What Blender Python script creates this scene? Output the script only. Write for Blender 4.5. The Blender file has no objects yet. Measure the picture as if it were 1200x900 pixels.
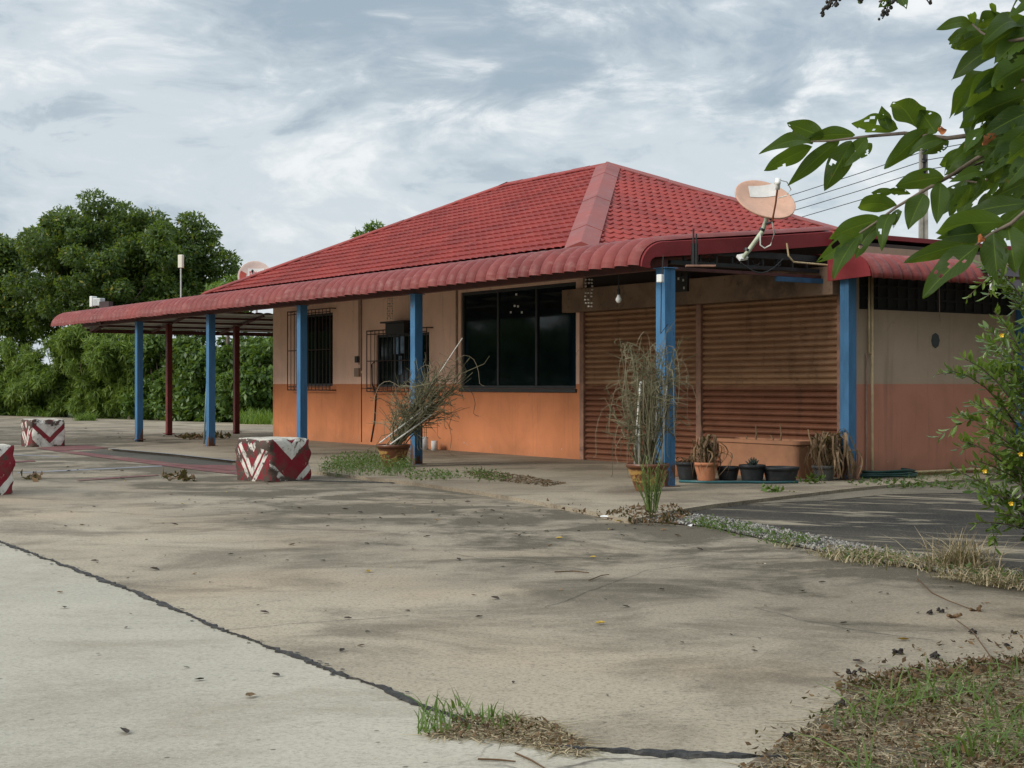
import bpy, bmesh, math, random
import numpy as np
from mathutils import Vector, Matrix, noise as mnoise

S = bpy.context.scene
COL = S.collection
rnd = random.Random(11)
R = math.radians

# ------------------------------------------------------------------ camera
EYE = 1.45
F = 1700.0                       # focal length in pixels of the 1200 px wide photograph
cd = bpy.data.cameras.new('camera')
cam = bpy.data.objects.new('camera', cd)
COL.objects.link(cam)
cam.location = (0, 0, EYE)
cam.rotation_euler = (R(90), 0, 0)
cd.sensor_width = 36.0
cd.lens = 36.0 * F / 1200.0
cd.clip_start = 0.05
cd.clip_end = 3000
S.camera = cam

# ------------------------------------------------------------------ sky
SUNV = Vector((-0.80, -0.46, 0.53)).normalized()
SUN_EL = math.asin(SUNV.z)
SUN_ROT = math.atan2(SUNV.x, SUNV.y)
world = bpy.data.worlds.new('World')
S.world = world
world.use_nodes = True


class NT:
    """small helper for node trees"""
    def __init__(s, tree):
        s.t = tree
        s.n = tree.nodes
        s.l = tree.links

    def new(s, typ, **kw):
        nd = s.n.new(typ)
        for k, v in kw.items():
            setattr(nd, k, v)
        return nd

    def put(s, sock, v):
        if v is None:
            return
        if isinstance(v, bpy.types.NodeSocket):
            s.l.new(v, sock)
        elif isinstance(v, (tuple, list)) and len(v) == 3 and sock.type == 'RGBA':
            sock.default_value = (*v, 1)
        else:
            sock.default_value = v

    def math(s, op, a, b=None, c=None, clamp=False):
        nd = s.new('ShaderNodeMath', operation=op, use_clamp=clamp)
        s.put(nd.inputs[0], a)
        s.put(nd.inputs[1], b)
        s.put(nd.inputs[2], c)
        return nd.outputs[0]

    def vmath(s, op, a, b=None):
        nd = s.new('ShaderNodeVectorMath', operation=op)
        s.put(nd.inputs[0], a)
        s.put(nd.inputs[1], b)
        return nd.outputs[0]

    def sep(s, v):
        nd = s.new('ShaderNodeSeparateXYZ')
        s.put(nd.inputs[0], v)
        return nd.outputs

    def comb(s, x, y, z):
        nd = s.new('ShaderNodeCombineXYZ')
        s.put(nd.inputs[0], x)
        s.put(nd.inputs[1], y)
        s.put(nd.inputs[2], z)
        return nd.outputs[0]

    def noise(s, vec, scale, detail=4, rough=0.55, dist=0.0, lac=2.0):
        nd = s.new('ShaderNodeTexNoise')
        s.put(nd.inputs['Vector'], vec)
        nd.inputs['Scale'].default_value = scale
        nd.inputs['Detail'].default_value = detail
        nd.inputs['Roughness'].default_value = rough
        nd.inputs['Distortion'].default_value = dist
        nd.inputs['Lacunarity'].default_value = lac
        return nd.outputs['Fac']

    def voro(s, vec, scale, feature='F1', rand=1.0):
        nd = s.new('ShaderNodeTexVoronoi', feature=feature)
        s.put(nd.inputs['Vector'], vec)
        nd.inputs['Scale'].default_value = scale
        nd.inputs['Randomness'].default_value = rand
        return nd.outputs['Distance']

    def step(s, v, a, b, lo=0.0, hi=1.0):
        nd = s.new('ShaderNodeMapRange', interpolation_type='SMOOTHSTEP')
        s.put(nd.inputs[0], v)
        s.put(nd.inputs[1], a)
        s.put(nd.inputs[2], b)
        s.put(nd.inputs[3], lo)
        s.put(nd.inputs[4], hi)
        return nd.outputs[0]

    def mix(s, f, a, b, mode='MIX'):
        nd = s.new('ShaderNodeMix', data_type='RGBA', blend_type=mode)
        s.put(nd.inputs[0], f)
        s.put(nd.inputs[6], a)
        s.put(nd.inputs[7], b)
        return nd.outputs[2]

    def scale(s, v, sx, sy, sz):
        return s.vmath('MULTIPLY', v, (sx, sy, sz))

    def obj(s):
        return s.new('ShaderNodeTexCoord').outputs['Object']

    def bump(s, h, strength=0.3, dist=0.02, normal=None):
        nd = s.new('ShaderNodeBump')
        nd.inputs['Strength'].default_value = strength
        nd.inputs['Distance'].default_value = dist
        s.put(nd.inputs['Height'], h)
        if normal is not None:
            s.put(nd.inputs['Normal'], normal)
        return nd.outputs[0]


SKY_OFF = 3.1
SKY_GAIN = 0.85
w = NT(world.node_tree)
w.n.clear()
wo = w.new('ShaderNodeOutputWorld')
bg = w.new('ShaderNodeBackground')
w.l.new(bg.outputs[0], wo.inputs[0])
bg.inputs['Strength'].default_value = 0.10
sky = w.new('ShaderNodeTexSky', sky_type='NISHITA', sun_disc=False)
sky.sun_elevation = SUN_EL
sky.sun_rotation = SUN_ROT
sky.air_density = 1.2
sky.dust_density = 2.0
d3 = w.new('ShaderNodeTexCoord').outputs['Generated']
dx, dy, dz = w.sep(d3)
pl = w.vmath('ADD', w.scale(d3, 1.0, 1.0, 2.5), (SKY_OFF, 1.7, 0.6))
wq = w.new('ShaderNodeTexNoise')
w.put(wq.inputs['Vector'], pl)
wq.inputs['Scale'].default_value = 4.0
wq.inputs['Detail'].default_value = 3
pw = w.vmath('ADD', pl, w.scale(wq.outputs['Color'], 0.22, 0.22, 0.12))
n_big = w.noise(pw, 2.3, 4, 0.5, 0.0)
n_mid = w.noise(pw, 6.0, 9, 0.60, 0.15)
n_fin = w.noise(pw, 16.0, 8, 0.62, 0.2)
cl = w.math('ADD', w.math('MULTIPLY', n_big, 0.45), w.math('ADD', w.math('MULTIPLY', n_mid, 0.40), w.math('MULTIPLY', n_fin, 0.15)))
dens = w.step(cl, 0.385, 0.525)
c1 = w.mix(dens, (3.5, 4.3, 5.05), (6.2, 6.85, 7.3))
hi = w.step(w.math('ADD', w.math('MULTIPLY', n_mid, 0.62), w.math('MULTIPLY', n_fin, 0.38)), 0.50, 0.64)
c2 = w.mix(w.math('MULTIPLY', hi, dens), c1, (8.8, 9.0, 9.1))
und = w.math('MULTIPLY', w.step(n_fin, 0.50, 0.36), w.step(n_mid, 0.52, 0.42))
c2 = w.mix(w.math('MULTIPLY', und, 0.55), c2, (3.5, 4.3, 5.1))
hz = w.step(dz, 0.0, 0.20, 0.62, 0.0)
c3 = w.mix(hz, c2, (6.3, 6.95, 7.5))
c4 = w.mix(0.10, c3, sky.outputs[0])
gain = w.step(dz, 0.25, 0.85, SKY_GAIN, 1.9 * SKY_GAIN)
c5 = w.vmath('SCALE', c4)
w.put(c5.node.inputs['Scale'], gain)
w.l.new(c5, bg.inputs['Color'])

sl = bpy.data.lights.new('sun', 'SUN')
sl.energy = 2.0
sl.angle = R(22)
sl.color = (1.0, 0.95, 0.87)
so = bpy.data.objects.new('sun', sl)
COL.objects.link(so)
so.rotation_euler = SUNV.to_track_quat('Z', 'Y').to_euler()

S.view_settings.view_transform = 'Standard'
S.view_settings.look = 'None'
S.view_settings.gamma = 1.0
S.view_settings.exposure = 0.36
S.view_settings.use_curve_mapping = False
S.render.engine = 'CYCLES'
S.cycles.use_denoising = True
S.cycles.max_bounces = 8
S.cycles.transparent_max_bounces = 8


# ------------------------------------------------------------------ photograph geometry
def G(px, py, z=0.0):
    """point at height z seen at a photograph pixel"""
    Y = F * (EYE - z) / (py - 450.0)
    return Vector(((px - 600.0) * Y / F, Y, z))


def P3(px, py, Y):
    return Vector(((px - 600.0) * Y / F, Y, EYE + (450.0 - py) * Y / F))


NN = math.hypot(1173.0, F)
UX, UY = -1173.0 / NN, F / NN            # along the facade, away from the camera
NX, NY = F / NN, 1173.0 / NN             # into the building
T0, D0 = 14.75, 16.32                    # facade corner


def TD(t, d, z=0.0):
    return Vector((d * NX + t * UX, d * NY + t * UY, z))


def t_of(px, d):
    Y = d * NN / (px + 573.0)
    return (Y - d * 1173.0 / NN) * NN / F


def d_of(px, t):
    k = (px - 600.0) / F
    # (d NX + t UX) = k (d NY + t UY)
    return t * (k * UY - UX) / (NX - k * NY)


def z_of(py, t, d):
    return EYE + (450.0 - py) * TD(t, d).y / F


def L(t, d, z):
    """house coordinates -> local space of the building's root"""
    return (-(t - T0), d - D0, z)


HROT = math.atan2(-UY, -UX)


# ------------------------------------------------------------------ mesh helpers
class MB:
    def __init__(s):
        s.v, s.f, s.m, s.uv = [], [], [], {}

    def face(s, pts, mi=0):
        b = len(s.v)
        s.v += [tuple(p) for p in pts]
        s.f.append(tuple(range(b, b + len(pts))))
        s.m.append(mi)

    def box(s, x0, x1, y0, y1, z0, z1, mi=0):
        b = len(s.v)
        s.v += [(x, y, z) for z in (z0, z1) for y in (y0, y1) for x in (x0, x1)]
        for q in ((0, 2, 3, 1), (4, 5, 7, 6), (0, 1, 5, 4), (2, 6, 7, 3), (0, 4, 6, 2), (1, 3, 7, 5)):
            s.f.append(tuple(b + i for i in q))
            s.m.append(mi)
        return s

    def tbox(s, t0, t1, d0, d1, z0, z1, mi=0):
        a, b = L(t0, d0, z0), L(t1, d1, z1)
        return s.box(min(a[0], b[0]), max(a[0], b[0]), min(a[1], b[1]), max(a[1], b[1]), min(z0, z1), max(z0, z1), mi)

    def tube(s, path, r, n=6, mi=0, cap=True):
        pts = [Vector(p) for p in path]
        m = len(pts)
        rr = r if isinstance(r, (list, tuple)) else [r] * m
        b = len(s.v)
        ref = Vector((0.13, 0.21, 0.97))
        for i, p in enumerate(pts):
            t = (pts[min(i + 1, m - 1)] - pts[max(i - 1, 0)])
            if t.length < 1e-9:
                t = Vector((0, 0, 1))
            t.normalize()
            a = t.cross(ref)
            if a.length < 0.05:
                a = t.cross(Vector((1, 0, 0)))
            a.normalize()
            c = t.cross(a)
            for k in range(n):
                q = 2 * math.pi * k / n
                s.v.append(tuple(p + (a * math.cos(q) + c * math.sin(q)) * rr[i]))
        for i in range(m - 1):
            for k in range(n):
                k2 = (k + 1) % n
                s.f.append((b + i * n + k, b + i * n + k2, b + (i + 1) * n + k2, b + (i + 1) * n + k))
                s.m.append(mi)
        if cap:
            s.f.append(tuple(b + k for k in range(n))[::-1])
            s.f.append(tuple(b + (m - 1) * n + k for k in range(n)))
            s.m += [mi, mi]
        return s

    def lathe(s, prof, n=24, c=(0, 0, 0), mi=0, sx=1.0, sy=1.0):
        b = len(s.v)
        for (r, z) in prof:
            for k in range(n):
                q = 2 * math.pi * k / n
                s.v.append((c[0] + r * math.cos(q) * sx, c[1] + r * math.sin(q) * sy, c[2] + z))
        for i in range(len(prof) - 1):
            for k in range(n):
                k2 = (k + 1) % n
                s.f.append((b + i * n + k, b + i * n + k2, b + (i + 1) * n + k2, b + (i + 1) * n + k))
                s.m.append(mi)
        return s

    def grid(s, rows, mi=0, close=False):
        b = len(s.v)
        n = len(rows[0])
        for r in rows:
            s.v += [tuple(p) for p in r]
        for i in range(len(rows) - 1):
            for k in range(n - 1):
                s.f.append((b + i * n + k, b + i * n + k + 1, b + (i + 1) * n + k + 1, b + (i + 1) * n + k))
                s.m.append(mi)
        return s

    def build(s, name, mats, parent=None, smooth=False, bevel=0.0):
        me = bpy.data.meshes.new(name)
        me.from_pydata(s.v, [], s.f)
        for m in (mats if isinstance(mats, (list, tuple)) else [mats]):
            me.materials.append(m)
        if any(s.m):
            me.polygons.foreach_set('material_index', s.m)
        if smooth:
            me.polygons.foreach_set('use_smooth', [True] * len(s.f))
        me.update()
        o = bpy.data.objects.new(name, me)
        COL.objects.link(o)
        if parent:
            o.parent = parent
        if bevel:
            bv = o.modifiers.new('bevel', 'BEVEL')
            bv.width = bevel
            bv.segments = 2
            bv.limit_method = 'ANGLE'
        return o


def split_build(mb, name, mats, parent=None, smooth=False, bevel=0.0):
    """every connected piece of the builder becomes a part of its own"""
    par = list(range(len(mb.v)))

    def find(a):
        while par[a] != a:
            par[a] = par[par[a]]
            a = par[a]
        return a
    for f in mb.f:
        for q in f[1:]:
            par[find(q)] = find(f[0])
    groups = {}
    for i, f in enumerate(mb.f):
        groups.setdefault(find(f[0]), []).append(i)
    out = []
    for fl in groups.values():
        m_ = MB()
        idx = {}
        for i in fl:
            fc = []
            for q in mb.f[i]:
                if q not in idx:
                    idx[q] = len(m_.v)
                    m_.v.append(mb.v[q])
                fc.append(idx[q])
            m_.f.append(tuple(fc))
            m_.m.append(mb.m[i])
        out.append(m_.build(name, mats, parent, smooth, bevel))
    return out


def raw(name, V, Fc, mat, parent=None, smooth=False, uv=None):
    """numpy vertex array, equal sized faces"""
    me = bpy.data.meshes.new(name)
    nv, nf, k = len(V), len(Fc), Fc.shape[1]
    me.vertices.add(nv)
    me.vertices.foreach_set('co', np.ascontiguousarray(V, dtype=np.float32).ravel())
    me.loops.add(nf * k)
    me.loops.foreach_set('vertex_index', np.ascontiguousarray(Fc, dtype=np.int32).ravel())
    me.polygons.add(nf)
    me.polygons.foreach_set('loop_start', np.arange(0, nf * k, k, dtype=np.int32))
    me.polygons.foreach_set('loop_total', np.full(nf, k, dtype=np.int32))
    if smooth:
        me.polygons.foreach_set('use_smooth', np.ones(nf, dtype=bool))
    me.update(calc_edges=True)
    me.validate()
    me.materials.append(mat)
    o = bpy.data.objects.new(name, me)
    COL.objects.link(o)
    if parent:
        o.parent = parent
    return o


def tag(o, label, cat, group=None, kind=None):
    if kind:
        o['kind'] = kind
    o['label'] = label
    o['category'] = cat
    if group:
        o['group'] = group
    return o


def struct(o):
    o['kind'] = 'structure'
    return o


def thing(name, label, cat, loc=(0, 0, 0), rz=0.0, group=None):
    o = bpy.data.objects.new(name, None)
    o.empty_display_size = 0.2
    COL.objects.link(o)
    o.location = loc
    o.rotation_euler = (0, 0, rz)
    return tag(o, label, cat, group)


def dup(o, loc, rot=None, scale=None, label=None, parent=None):
    c = o.copy()
    COL.objects.link(c)
    c.parent = parent
    if parent is None:
        c.location = loc
        if rot is not None:
            c.rotation_euler = rot
        if scale is not None:
            c.scale = scale
        if label:
            c['label'] = label
    for ch in list(o.children):
        dup(ch, None, parent=c)
    return c


def ground_poly(name, pts, z, mat, thick=0.0):
    mb = MB()
    n = len(pts)
    top = [(p[0], p[1], z) for p in pts]
    mb.face(top)
    if thick:
        for i in range(n):
            a, b = top[i], top[(i + 1) % n]
            mb.face([(a[0], a[1], z - thick), (b[0], b[1], z - thick), b, a])
    o = mb.build(name, mat)
    bm = bmesh.new()
    bm.from_mesh(o.data)
    bmesh.ops.remove_doubles(bm, verts=bm.verts, dist=1e-5)
    bmesh.ops.recalc_face_normals(bm, faces=bm.faces)
    bmesh.ops.triangulate(bm, faces=[f for f in bm.faces if len(f.verts) > 4])
    for f in bm.faces:
        if abs(f.normal.z) > 0.9 and f.normal.z < 0:
            f.normal_flip()
    bm.to_mesh(o.data)
    bm.free()
    return struct(o)


# ------------------------------------------------------------------ materials
def base_mat(name, rough=0.7, spec=0.4, metal=0.0):
    m = bpy.data.materials.new(name)
    m.use_nodes = True
    t = NT(m.node_tree)
    p = m.node_tree.nodes['Principled BSDF']
    p.inputs['Roughness'].default_value = rough
    p.inputs['Specular IOR Level'].default_value = spec
    p.inputs['Metallic'].default_value = metal
    return m, t, p


def mat_plain(name, col, rough=0.7, var=0.25, scale=6.0, dirt=None, dirt_amt=0.35, bump=0.15, spec=0.4, metal=0.0, bscale=40.0):
    m, t, p = base_mat(name, rough, spec, metal)
    o = t.obj()
    a = t.noise(o, scale, 5, 0.6, 0.3)
    dark = tuple(c * (1 - var) for c in col)
    lite = tuple(min(1, c * (1 + var)) for c in col)
    c = t.mix(t.step(a, 0.3, 0.7), dark, lite)
    if dirt:
        b = t.noise(o, scale * 0.45, 6, 0.65, 0.6)
        c = t.mix(t.math('MULTIPLY', t.step(b, 0.5, 0.68), dirt_amt), c, dirt)
        b2 = t.noise(o, scale * 5, 3, 0.6)
        c = t.mix(t.math('MULTIPLY', t.step(b2, 0.6, 0.72), dirt_amt * 0.8), c, dirt)
    t.put(p.inputs['Base Color'], c)
    t.put(p.inputs['Roughness'], t.step(a, 0.2, 0.8, rough * 0.85, min(1, rough * 1.12)))
    if bump:
        t.put(p.inputs['Normal'], t.bump(t.noise(o, bscale, 4, 0.6), bump, 0.01))
    return m


def mat_wall(name, up, low, zb=1.45, seed=0.0, grime=0.45):
    m, t, p = base_mat(name, 0.85, 0.25)
    o = t.obj()
    ov = t.vmath('ADD', o, (seed, seed * 0.7, 0))
    x, y, z = t.sep(o)
    nb = t.noise(ov, 14, 3, 0.5)
    edge = t.math('ADD', z, t.math('MULTIPLY', t.math('SUBTRACT', nb, 0.5), 0.012))
    f = t.step(edge, zb - 0.004, zb + 0.004)
    a = t.noise(ov, 0.9, 6, 0.6, 0.4)
    lo = t.mix(t.step(a, 0.3, 0.7), tuple(c * 0.86 for c in low), tuple(c * 1.08 for c in low))
    hi = t.mix(t.step(a, 0.3, 0.7), tuple(c * 0.88 for c in up), tuple(c * 1.07 for c in up))
    c = t.mix(f, lo, hi)
    # run marks, patchy grime, damp foot
    st = t.noise(t.scale(ov, 5.0, 5.0, 0.28), 1.4, 5, 0.65, 0.2)
    c = t.mix(t.math('MULTIPLY', t.step(st, 0.52, 0.75), grime * 0.55), c, (0.10, 0.075, 0.055))
    foot = t.step(t.math('ADD', z, t.math('MULTIPLY', a, 0.5)), 0.25, 0.72, 1.0, 0.0)
    c = t.mix(t.math('MULTIPLY', foot, grime * 0.75), c, (0.13, 0.085, 0.055))
    sp = t.noise(ov, 7.0, 6, 0.7, 0.3)
    peel = t.math('MULTIPLY', t.step(sp, 0.645, 0.67), t.step(z, 0.22, 0.42, 1.0, 0.0))
    c = t.mix(peel, c, (0.40, 0.40, 0.38))
    ck = t.math('MULTIPLY', t.step(t.voro(t.vmath('ADD', ov, t.comb(t.math('MULTIPLY', a, 1.2), t.math('MULTIPLY', a, -1.1), t.math('MULTIPLY', t.noise(ov, 2.5, 6, 0.7), 0.5))), 0.55, 'DISTANCE_TO_EDGE'), 0.0, 0.0035, 1.0, 0.0), t.step(a, 0.5, 0.62))
    c = t.mix(t.math('MULTIPLY', ck, 0.5), c, (0.12, 0.08, 0.06))
    fn = t.noise(ov, 60, 4, 0.6)
    c = t.mix(t.math('MULTIPLY', t.step(fn, 0.58, 0.72), 0.16), c, (0.12, 0.09, 0.07))
    t.put(p.inputs['Base Color'], c)
    h = t.math('ADD', t.math('MULTIPLY', t.noise(ov, 90, 3, 0.6), 0.5), t.math('MULTIPLY', t.noise(ov, 3.0, 3, 0.5), 2.0))
    t.put(p.inputs['Normal'], t.bump(h, 0.22, 0.012))
    return m


def mat_concrete(name, lite, dark, stain, stain_amt=0.5, warm=None, seed=0.0, moss_d=None, rough=0.92, streak=None, grit=0.55):
    m, t, p = base_mat(name, rough, 0.25)
    o = t.vmath('ADD', t.obj(), (seed, seed * 1.7, 0))
    x, y, z = t.sep(t.obj())
    big = t.noise(o, 0.22, 5, 0.55, 0.5)
    mid = t.noise(t.scale(o, 0.75, 1.0, 1.0), 0.8, 12, 0.68, 0.6)
    sml = t.noise(o, 5.0, 9, 0.74, 0.3)
    fin = t.noise(o, 42.0, 6, 0.75)
    c = t.mix(t.step(big, 0.35, 0.65), dark, lite)
    if warm:
        c = t.mix(t.math('MULTIPLY', t.step(t.noise(o, 0.38, 4, 0.5, 0.4), 0.48, 0.64), 0.6), c, warm)
    amt = t.math('MULTIPLY', t.step(mid, 0.44, 0.66), stain_amt)
    if moss_d:
        dd = t.math('ADD', t.math('MULTIPLY', x, NX), t.math('MULTIPLY', y, NY))
        gr = t.step(dd, moss_d[0], moss_d[1])
        far = t.step(dd, moss_d[2], moss_d[3], 1.0, 0.25)
        gr = t.math('MULTIPLY', gr, far)
        amt = t.math('ADD', amt, t.math('MULTIPLY', gr, t.step(t.math('ADD', t.math('MULTIPLY', mid, 0.65), t.math('MULTIPLY', sml, 0.35)), 0.37, 0.60, 0.20, 1.0)), None, True)
    c = t.mix(amt, c, stain)
    # aggregate grain at several sizes
    g1 = t.noise(t.scale(o, 0.55, 1.0, 1.0), 11.0, 9, 0.78, 0.5)
    c = t.mix(t.math('MULTIPLY', t.step(g1, 0.48, 0.64), grit * 0.35), c, tuple(q * 0.50 for q in dark))
    gm_ = t.step(t.noise(t.vmath('ADD', o, (31, 17, 0)), 0.55, 6, 0.65, 0.4), 0.36, 0.62, 0.25, 1.0)
    c = t.mix(t.math('MULTIPLY', t.math('MULTIPLY', t.step(g1, 0.54, 0.66), t.step(fin, 0.44, 0.56)), t.math('MULTIPLY', gm_, grit)), c, tuple(q * 0.38 for q in dark))
    g2 = t.voro(o, 75.0)
    c = t.mix(t.math('MULTIPLY', t.step(g2, 0.30, 0.12), 0.30), c, tuple(min(1, q * 1.5) for q in lite))
    # dark blotchy algae, fine
    al = t.math('MULTIPLY', t.step(sml, 0.55, 0.72), t.step(mid, 0.40, 0.60))
    c = t.mix(t.math('MULTIPLY', al, 0.55), c, tuple(q * 0.55 for q in stain))
    c = t.mix(t.math('MULTIPLY', t.step(fin, 0.50, 0.62), grit * 1.05), c, tuple(q * 0.42 for q in dark))
    c = t.mix(t.math('MULTIPLY', t.step(fin, 0.48, 0.30), 0.16), c, (0.62, 0.60, 0.55))
    if streak:
        sv = t.noise(t.comb(t.math('ADD', t.math('MULTIPLY', x, 0.40), t.math('MULTIPLY', y, 0.10)), t.math('SUBTRACT', t.math('MULTIPLY', y, 1.3), t.math('MULTIPLY', x, -0.55)), 0.0), 1.5, 7, 0.70, 0.8)
        c = t.mix(t.math('MULTIPLY', t.step(sv, 0.53, 0.62), 0.85), c, streak)
    # speckles and hairline cracks
    sp = t.step(t.voro(o, 7.0), 0.06, 0.10, 1.0, 0.0)
    sp = t.math('MULTIPLY', sp, t.step(t.noise(o, 1.3, 2, 0.5), 0.5, 0.6))
    c = t.mix(t.math('MULTIPLY', sp, 0.7), c, (0.045, 0.04, 0.035))
    wn = t.new('ShaderNodeTexNoise')
    t.put(wn.inputs['Vector'], o)
    wn.inputs['Scale'].default_value = 0.8
    wn.inputs['Detail'].default_value = 6
    wv = t.vmath('ADD', o, t.scale(wn.outputs['Color'], 1.6, 1.6, 0))
    ck = t.step(t.voro(wv, 0.16, 'DISTANCE_TO_EDGE'), 0.0, 0.0016, 1.0, 0.0)
    ck = t.math('MULTIPLY', ck, t.step(t.noise(o, 0.5, 3, 0.5), 0.50, 0.60))
    c = t.mix(t.math('MULTIPLY', ck, 0.75), c, (0.05, 0.045, 0.04))
    t.put(p.inputs['Base Color'], c)
    h = t.math('ADD', t.math('MULTIPLY', fin, 0.6), t.math('ADD', t.math('MULTIPLY', sml, 1.2), t.math('MULTIPLY', ck, -1.5)))
    t.put(p.inputs['Normal'], t.bump(h, 0.16, 0.010))
    return m


def mat_leaf(name, c_lo, c_hi, rough=0.45, transl=0.3, spec=0.4, yellow=0.0, veins=False):
    m, t, p = base_mat(name, rough, spec)
    rp = t.new('ShaderNodeNewGeometry').outputs['Random Per Island']
    c = t.mix(rp, c_lo, c_hi)
    if yellow:
        c = t.mix(t.step(rp, 1.0 - yellow, 1.0 - yellow + 0.01), c, (c_hi[0] * 2.6, c_hi[1] * 1.5, c_hi[2] * 0.8))
    o = t.obj()
    c = t.mix(t.math('MULTIPLY', t.noise(o, 3.0, 3, 0.5), 0.35), c, tuple(q * 0.6 for q in c_lo))
    if veins:
        uv = t.new('ShaderNodeTexCoord').outputs['UV']
        u, v, _ = t.sep(uv)
        au = t.math('ABSOLUTE', t.math('SUBTRACT', u, 0.5))
        mid = t.step(au, 0.012, 0.035, 1.0, 0.0)
        vv = t.math('FRACT', t.math('MULTIPLY', t.math('SUBTRACT', v, t.math('MULTIPLY', au, 0.55)), 11.0))
        sv = t.step(t.math('ABSOLUTE', t.math('SUBTRACT', vv, 0.5)), 0.0, 0.10, 1.0, 0.0)
        ve = t.math('MAXIMUM', mid, t.math('MULTIPLY', sv, 0.45))
        c = t.mix(t.math('MULTIPLY', ve, 0.65), c, (c_hi[0] * 2.2, c_hi[1] * 1.8, c_hi[2] * 1.6))
        br = t.noise(o, 28, 4, 0.6)
        c = t.mix(t.step(br, 0.66, 0.72), c, (0.10, 0.055, 0.02))
        t.put(p.inputs['Normal'], t.bump(t.math('ADD', ve, t.noise(o, 40, 3, 0.5)), 0.35, 0.004))
    t.put(p.inputs['Base Color'], c)
    if transl:
        tr = t.new('ShaderNodeBsdfTranslucent')
        tc = t.mix(0.55, c, (0.30, 0.42, 0.03))
        t.put(tr.inputs['Color'], tc)
        mx = t.new('ShaderNodeMixShader')
        mx.inputs[0].default_value = transl
        out = t.n['Material Output']
        t.l.new(p.outputs[0], mx.inputs[1])
        t.l.new(tr.outputs[0], mx.inputs[2])
        t.l.new(mx.outputs[0], out.inputs['Surface'])
    return m


def mat_roof(name, a, b, faded, amt=0.4, rough=0.5):
    m, t, p = base_mat(name, rough, 0.28)
    o = t.obj()
    n = t.noise(o, 1.1, 6, 0.6, 0.3)
    c = t.mix(t.step(n, 0.3, 0.7), a, b)
    f = t.noise(t.scale(o, 1.0, 1.0, 3.0), 3.5, 6, 0.65, 0.2)
    c = t.mix(t.math('MULTIPLY', t.step(f, 0.5, 0.75), amt), c, faded)
    g = t.noise(o, 30, 4, 0.6)
    c = t.mix(t.math('MULTIPLY', t.step(g, 0.58, 0.75), 0.35), c, (0.06, 0.02, 0.02))
    big = t.noise(o, 0.45, 7, 0.7, 0.4)
    c = t.mix(t.math('MULTIPLY', t.step(big, 0.50, 0.66), 0.38), c, tuple(q * 0.45 for q in a))
    li = t.noise(t.vmath('ADD', o, (3, 8, 2)), 9.0, 8, 0.75, 0.2)
    c = t.mix(t.math('MULTIPLY', t.step(li, 0.64, 0.68), 0.5), c, (0.16, 0.11, 0.085))
    t.put(p.inputs['Base Color'], c)
    t.put(p.inputs['Roughness'], t.step(n, 0.2, 0.8, rough - 0.08, rough + 0.15))
    t.put(p.inputs['Normal'], t.bump(g, 0.12, 0.01))
    return m


M = {}
M['wall'] = mat_wall('painted_wall', (0.88, 0.58, 0.44), (0.60, 0.225, 0.100), grime=0.40)
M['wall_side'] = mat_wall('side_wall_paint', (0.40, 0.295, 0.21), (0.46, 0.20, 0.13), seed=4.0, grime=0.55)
M['roof'] = mat_roof('roof_tiles', (0.19, 0.024, 0.019), (0.28, 0.042, 0.034), (0.36, 0.11, 0.09), 0.4, rough=0.62)
M['cap'] = mat_roof('ridge_flashing', (0.215, 0.045, 0.036), (0.265, 0.064, 0.052), (0.35, 0.13, 0.105), 0.4)
M['canopy'] = mat_roof('canopy_sheet', (0.165, 0.030, 0.026), (0.225, 0.050, 0.043), (0.36, 0.17, 0.145), 0.5)
M['fascia'] = mat_roof('fascia_sheet', (0.19, 0.020, 0.023), (0.24, 0.030, 0.033), (0.30, 0.08, 0.08), 0.2)
M['underside'] = mat_plain('zinc_underside', (0.42, 0.43, 0.41), 0.5, 0.2, 3.0, (0.14, 0.11, 0.09), 0.5, 0.05, metal=0.0)
M['beam'] = mat_plain('beam_paint', (0.085, 0.026, 0.022), 0.6, 0.25, 5.0, (0.02, 0.012, 0.01), 0.5)
M['redpost'] = mat_plain('red_post_paint', (0.15, 0.026, 0.024), 0.5, 0.2, 5.0, (0.04, 0.02, 0.015), 0.4)
M['blue'] = mat_plain('blue_paint', (0.060, 0.185, 0.35), 0.45, 0.14, 4.0, (0.03, 0.06, 0.09), 0.5, 0.1)


def mat_post(name, col):
    m, t, p = base_mat(name, 0.45, 0.4)
    o = t.obj()
    x, y, z = t.sep(o)
    n = t.noise(t.scale(o, 3, 3, 0.8), 2.5, 7, 0.7, 0.3)
    c = t.mix(t.step(n, 0.3, 0.7), tuple(q * 0.82 for q in col), tuple(q * 1.15 for q in col))
    run = t.noise(t.scale(o, 18, 18, 0.5), 1.5, 5, 0.65)
    c = t.mix(t.math('MULTIPLY', t.step(run, 0.52, 0.72), 0.45), c, tuple(q * 0.4 for q in col))
    foot = t.math('ADD', n, t.step(z, 0.03, 0.75, 0.22, 0.0))
    c = t.mix(t.step(foot, 0.66, 0.70), c, (0.10, 0.045, 0.022))
    chip = t.noise(t.vmath('ADD', o, (5, 3, 1)), 14, 6, 0.7)
    c = t.mix(t.step(chip, 0.68, 0.70), c, (0.36, 0.38, 0.38))
    t.put(p.inputs['Base Color'], c)
    t.put(p.inputs['Roughness'], t.step(n, 0.3, 0.7, 0.35, 0.6))
    t.put(p.inputs['Normal'], t.bump(n, 0.15, 0.01))
    return m


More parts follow.
